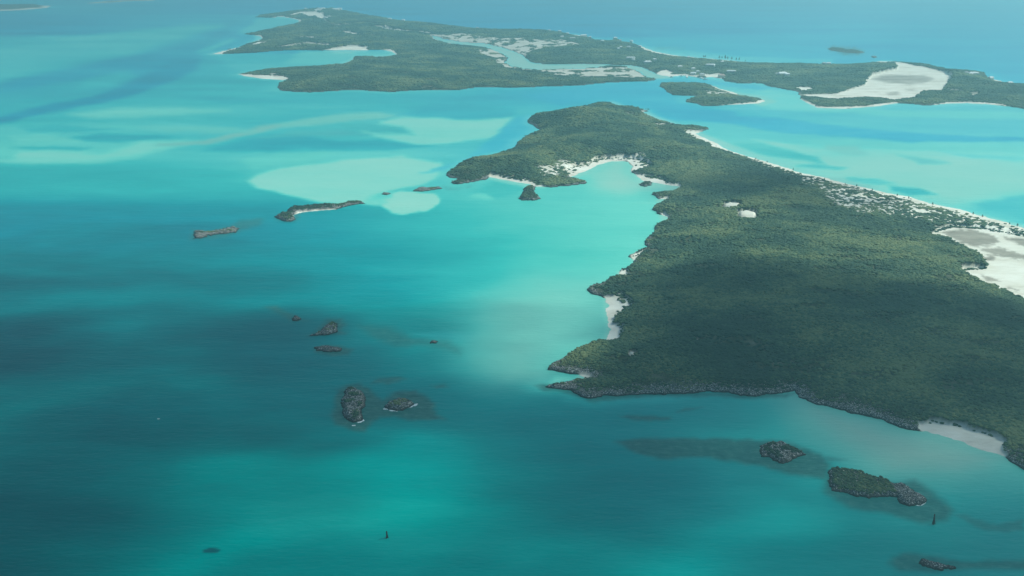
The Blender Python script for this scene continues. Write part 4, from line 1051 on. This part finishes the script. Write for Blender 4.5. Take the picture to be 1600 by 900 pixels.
for k, ((x, y), w, d, lab, rf) in enumerate(HOUSES):
    house(x, y, w * 1.15, d * 1.1, 4.6 + (k % 3) * .9, R(((k * 37) % 50) - 25), rf, M_WALL2 if rf is Te else M_WALL, lab)

# ================================================================== HARBOUR: seawall, pier, boats
def pier(pts, w, label):
    g = ground(pts)
    root = empty('pier', (g[0, 0], g[0, 1], 0))
    a, b = Vector((0, 0, 0)), Vector((g[1, 0] - g[0, 0], g[1, 1] - g[0, 1], 0))
    d = (b - a); L = d.length; d.normalize(); n = Vector((-d.y, d.x, 0))
    bm = bmesh.new()
    vs = []
    for p, s_ in ((a, 1), (b, 1), (b, -1), (a, -1)):
        vs.append(p + n * w / 2 * s_)
    lo = [bm.verts.new((v.x, v.y, 1.1)) for v in vs]; hi = [bm.verts.new((v.x, v.y, 1.5)) for v in vs]
    bm.faces.new(hi); bm.faces.new(lo[::-1])
    for k in range(4):
        bm.faces.new((lo[k], lo[(k+1) % 4], hi[(k+1) % 4], hi[k]))
    bm_obj('deck', bm, M_WALL, root)
    for k in range(int(L / 8) + 1):
        for s_ in (-1, 1):
            c = a + d * min(k * 8, L) + n * (w / 2 - .3) * s_
            bm = bmesh.new(); box(bm, c.x - .2, c.x + .2, c.y - .2, c.y + .2, -2, 1.1); bm_obj('pile', bm, M_DECK, root)
    tag(root, label, 'pier')
pier([H3(375, 430), H3(388, 475)], 5, 'pale short pier jutting from the white harbour shore')
pier([H3(600, 455), H3(690, 500)], 4, 'slim pier leading out to the white yacht')
def boat(x, y, L, rot, label):
    gx, gy = at(x, y)
    root = empty('motor_yacht', (gx, gy, 0), rot)
    W = L * .26
    bm = bmesh.new()
    secs = [(-.5, .85, 1.3), (-.2, 1.0, 1.4), (.15, .92, 1.6), (.36, .55, 1.9), (.5, .04, 2.2)]
    rings = []
    for t, w, h in secs:
        rings.append([bm.verts.new((t * L, s_ * w * W / 2 * k, z)) for s_, k, z in ((-1, 1, h), (-1, .75, -.4), (1, .75, -.4), (1, 1, h))])
    for r0, r1 in zip(rings, rings[1:]):
        for k in range(4):
            bm.faces.new((r0[k], r1[k], r1[(k + 1) % 4], r0[(k + 1) % 4]))
    bm.faces.new(rings[0]); bm.faces.new(rings[-1][::-1])
    bm_obj('hull', bm, M_HULL, root)
    bm = bmesh.new(); box(bm, -.34 * L, .18 * L, -W * .36, W * .36, 1.45, 3.4); bm_obj('cabin', bm, M_HULL, root)
    bm = bmesh.new(); box(bm, -.30 * L, .15 * L, -W * .365, W * .365, 2.3, 2.9); bm_obj('window_band', bm, M_GLASS, root)
    bm = bmesh.new(); box(bm, -.26 * L, .04 * L, -W * .30, W * .30, 3.4, 5.0); bm_obj('flybridge', bm, M_HULL, root)
    tag(root, label, 'boat', 'white boats in the little harbour')
boat(*H3(712, 512), 20, R(8), 'white motor yacht in the harbour mouth, largest boat there')
boat(*H3(622, 492), 11, R(20), 'small white boat just left of the large yacht')
boat(*H3(105, 470), 10, R(-10), 'small white boat off the pale harbour shore, leftmost')
boat(*H3(285, 455), 9, R(15), 'small white boat between the pier and the leftmost boat')

# ================================================================== CASUARINA TREES
def tree_proto(seed):
    rnd = random.Random(seed)
    bm = bmesh.new()
    n = 6
    prev = None
    for k in range(6):
        z = k * 2.0 - (1.0 if k == 0 else 0)
        r = .34 * (1 - k / 6.5)
        ring = [bm.verts.new((math.cos(t) * r + .12 * k * rnd.uniform(-.5, .5), math.sin(t) * r, z)) for t in [j * 2 * math.pi / n for j in range(n)]]
        if prev:
            for j in range(n):
                bm.faces.new((prev[j], prev[(j + 1) % n], ring[(j + 1) % n], ring[j]))
        prev = ring
    for k in range(9):
        z = rnd.uniform(2.5, 9.5); t = rnd.uniform(0, 6.28); L = (11.5 - z) * .36
        a = Vector((0, 0, z)); b = a + Vector((math.cos(t) * L, math.sin(t) * L, L * .6))
        q = (b - a).to_track_quat('Z', 'Y')
        ra = [bm.verts.new(a + q @ Vector((math.cos(s_) * .1, math.sin(s_) * .1, 0))) for s_ in (0, 2.1, 4.2)]
        tip = bm.verts.new(b)
        for j in range(3):
            bm.faces.new((ra[j], ra[(j + 1) % 3], tip))
    trunk = bpy.data.meshes.new('trunk'); bm.to_mesh(trunk); bm.free(); trunk.materials.append(M_BARK)
    vs, fs = [], []
    for k in range(420):
        z = rnd.triangular(2.0, 12.5, 6.0)
        rr = (12.8 - z) * .36 * math.sqrt(rnd.random()) * (1 if z > 4 else .7)
        t = rnd.uniform(0, 6.28)
        c = Vector((math.cos(t) * rr, math.sin(t) * rr, z))
        d = Vector((math.cos(t), math.sin(t), rnd.uniform(-.3, 1.0))).normalized()
        sd_ = d.cross(Vector((rnd.uniform(-1, 1), rnd.uniform(-1, 1), rnd.uniform(-1, 1)))).normalized()
        L, w = rnd.uniform(.5, 1.1), rnd.uniform(.14, .3)
        i = len(vs)
        vs += [c - d * L * .5 - sd_ * w, c - d * L * .5 + sd_ * w, c + d * L * .6 + sd_ * w * .5, c + d * L * .6 - sd_ * w * .5]
        fs.append((i, i + 1, i + 2, i + 3))
    crown = bpy.data.meshes.new('crown'); crown.from_pydata([tuple(v) for v in vs], [], fs); crown.materials.append(M_TREE)
    return trunk, crown
PROTOS = [tree_proto(5 + k) for k in range(3)]
def tree(x, y, sc, label, zf, group):
    gx, gy = at(x, y, 1.5)
    z = max(0.3, float(zf(np.array([gx]), np.array([gy]))[0]))
    root = empty('casuarina_tree', (gx, gy, z - .1), RNG.uniform(0, 6))
    root.scale = (sc, sc, sc)
    t, c = PROTOS[int(RNG.integers(0, 3))]
    for nm, me in (('trunk', t), ('crown', c)):
        o = bpy.data.objects.new(nm, me); COL.objects.link(o); o.parent = root
    tag(root, label, 'tree', group)
T3 = [((675,112),1.0,'feathery tree standing alone on the long curved beach, left of its pair'),((705,115),1.1,'feathery tree standing alone on the long curved beach, right of its pair'),
      ((958,132),1.2,'first tree from the left in the row on the far beach'),((1008,134),1.0,'second tree from the left in the row on the far beach'),((1065,136),1.5,'tallest tree in the row on the far beach'),
      ((1108,142),1.1,'tree just right of the tallest in the far beach row'),((1180,148),1.2,'tree in the far beach row, third from its right end'),((1262,156),1.0,'tree in the far beach row, second from its right end'),
      ((1312,160),1.1,'rightmost tree in the row on the far beach'),((1425,177),.7,'small tree alone at the right end of the far beach')]
for (p, sc, lab) in T3:
    tree(*H3(*p), sc * .85, lab, far_z, 'feathery trees along the far beach')
T4 = [((310,212),.75),((365,228),.75),((490,262),.8),((640,308),.6),((740,332),.55),((795,344),.9),((870,364),.8),((990,390),.8),((1045,404),.85),((1160,434),1.0),((1355,478),.85),((1400,490),.9),((1530,525),.8),((1568,534),1.0)]
ORD = ['first','second','third','fourth','fifth','sixth','seventh','eighth','ninth','tenth','eleventh','twelfth','thirteenth','fourteenth']
for k, (p, sc) in enumerate(T4):
    x, y = Z(*ZD, [p])[0]
    tree(x, y, sc * .5, ORD[k] + ' shore tree from the left along the narrow right hand beach', main_z, 'trees along the right hand beach')

# ================================================================== HAZE
def closed_box(name, lo, hi):
    bm = bmesh.new()
    box(bm, lo[0], hi[0], lo[1], hi[1], lo[2], hi[2])
    m = bpy.data.materials.new('haze')
    m.use_nodes = True
    nt = m.node_tree
    nt.nodes.clear()
    out = nt.nodes.new('ShaderNodeOutputMaterial')
    v = nt.nodes.new('ShaderNodeVolumePrincipled')
    v.inputs['Color'].default_value = (0.45, 0.90, 1.0, 1)
    v.inputs['Density'].default_value = 1.75e-4
    v.inputs['Anisotropy'].default_value = 0.45
    nt.links.new(v.outputs[0], out.inputs['Volume'])
    m.cycles.homogeneous_volume = True
    o = bm_obj(name, bm, m)
    return tag(o, 'thin sea haze over the whole scene', kind='stuff')
closed_box('haze', (-400000, -7000, -8), (400000, 39000, 430))

# ================================================================== CLOUDS overhead (they shade the near water and island)
COVER_LAND = [(960,520),(1010,462),(1130,450),(1250,466),(1400,466),(1500,500),(1600,550),(2000,660),(2000,1150),(870,1150),(870,640),(940,570)]
COVER_SEA = [(-500,520),(0,510),(300,520),(600,540),(800,560),(1000,540),(1000,1150),(-500,1150)]
GAPS = [(260,762,150,24,.5),(370,770,220,34,1.0),(540,782,170,24,.5),(640,842,150,34,.45),(-20,645,150,24,1.0),(-20,702,110,18,.9),(1180,860,200,40,.3),(860,520,130,85,.85),(1000,840,260,40,.25),(1420,715,190,60,.65),(925,500,85,60,.95),(60,500,260,50,.45),(900,452,90,30,.9)]
BITS = [(1205,305,95,20,.55),(1330,330,70,10,.35)]
def clouds():
    CR = np.random.default_rng(33)
    xs, ys_ = [], []
    G = ground([(-500, 1150), (2000, 1150), (2000, 280), (-500, 280)])
    n = 60000
    yy = CR.uniform(120, 1900, n)
    xx = CR.uniform(-1300, 1500, n)
    px, py = chart(xx, yy)
    jx, jy = (fbm(xx / 120, yy / 120, 81) - .5), (fbm(xx / 90, yy / 90, 82) - .5)
    cov = np.maximum(area_mask(px + jx * 90, py + jy * 36, [COVER_LAND], 22), 0.58 * area_mask(px + jx * 30, py + jy * 14, [COVER_SEA], 260))
    for cx, cy, rx_, ry_, k in GAPS:
        cov = cov * (1 - k * np.exp(-((px - cx) / rx_) ** 2 - ((py - cy) / ry_) ** 2))
    for cx, cy, rx_, ry_, k in BITS:
        cov = np.maximum(cov, k * np.exp(-((px - cx) / rx_) ** 2 - ((py - cy) / ry_) ** 2))
    ok = CR.random(n) < cov * 0.10 * (1 + .8 * (px > 1000) * (py < 625) - .2 * (py > 640))
    xx, yy, cov = xx[ok], yy[ok], cov[ok]
    alt = 760 + CR.random(len(xx)) * 150
    cx, cy = xx + TO_SUN.x / TO_SUN.z * alt, yy + TO_SUN.y / TO_SUN.z * alt
    bm = bmesh.new()
    bmesh.ops.create_icosphere(bm, subdivisions=1, radius=1.0)
    bv = np.array([v.co[:] for v in bm.verts]); bf = np.array([[v.index for v in f.verts] for f in bm.faces])
    bm.free()
    rad = CR.uniform(38, 75, len(xx))
    V = bv[None] * rad[:, None, None] * np.array([1.15, 1.15, .8]) * (1 + .15 * (CR.random((len(xx), len(bv), 1)) - .5)) + np.stack([cx, cy, alt], 1)[:, None]
    F = bf[None] + (np.arange(len(xx)) * len(bv))[:, None, None]
    o = mesh_obj('cloud_bank', V.reshape(-1, 3), F.reshape(-1, 3), M_CLOUD)
    print('cloud puffs', len(xx))
    return tag(o, 'broken white cloud bank overhead', kind='stuff')
clouds()
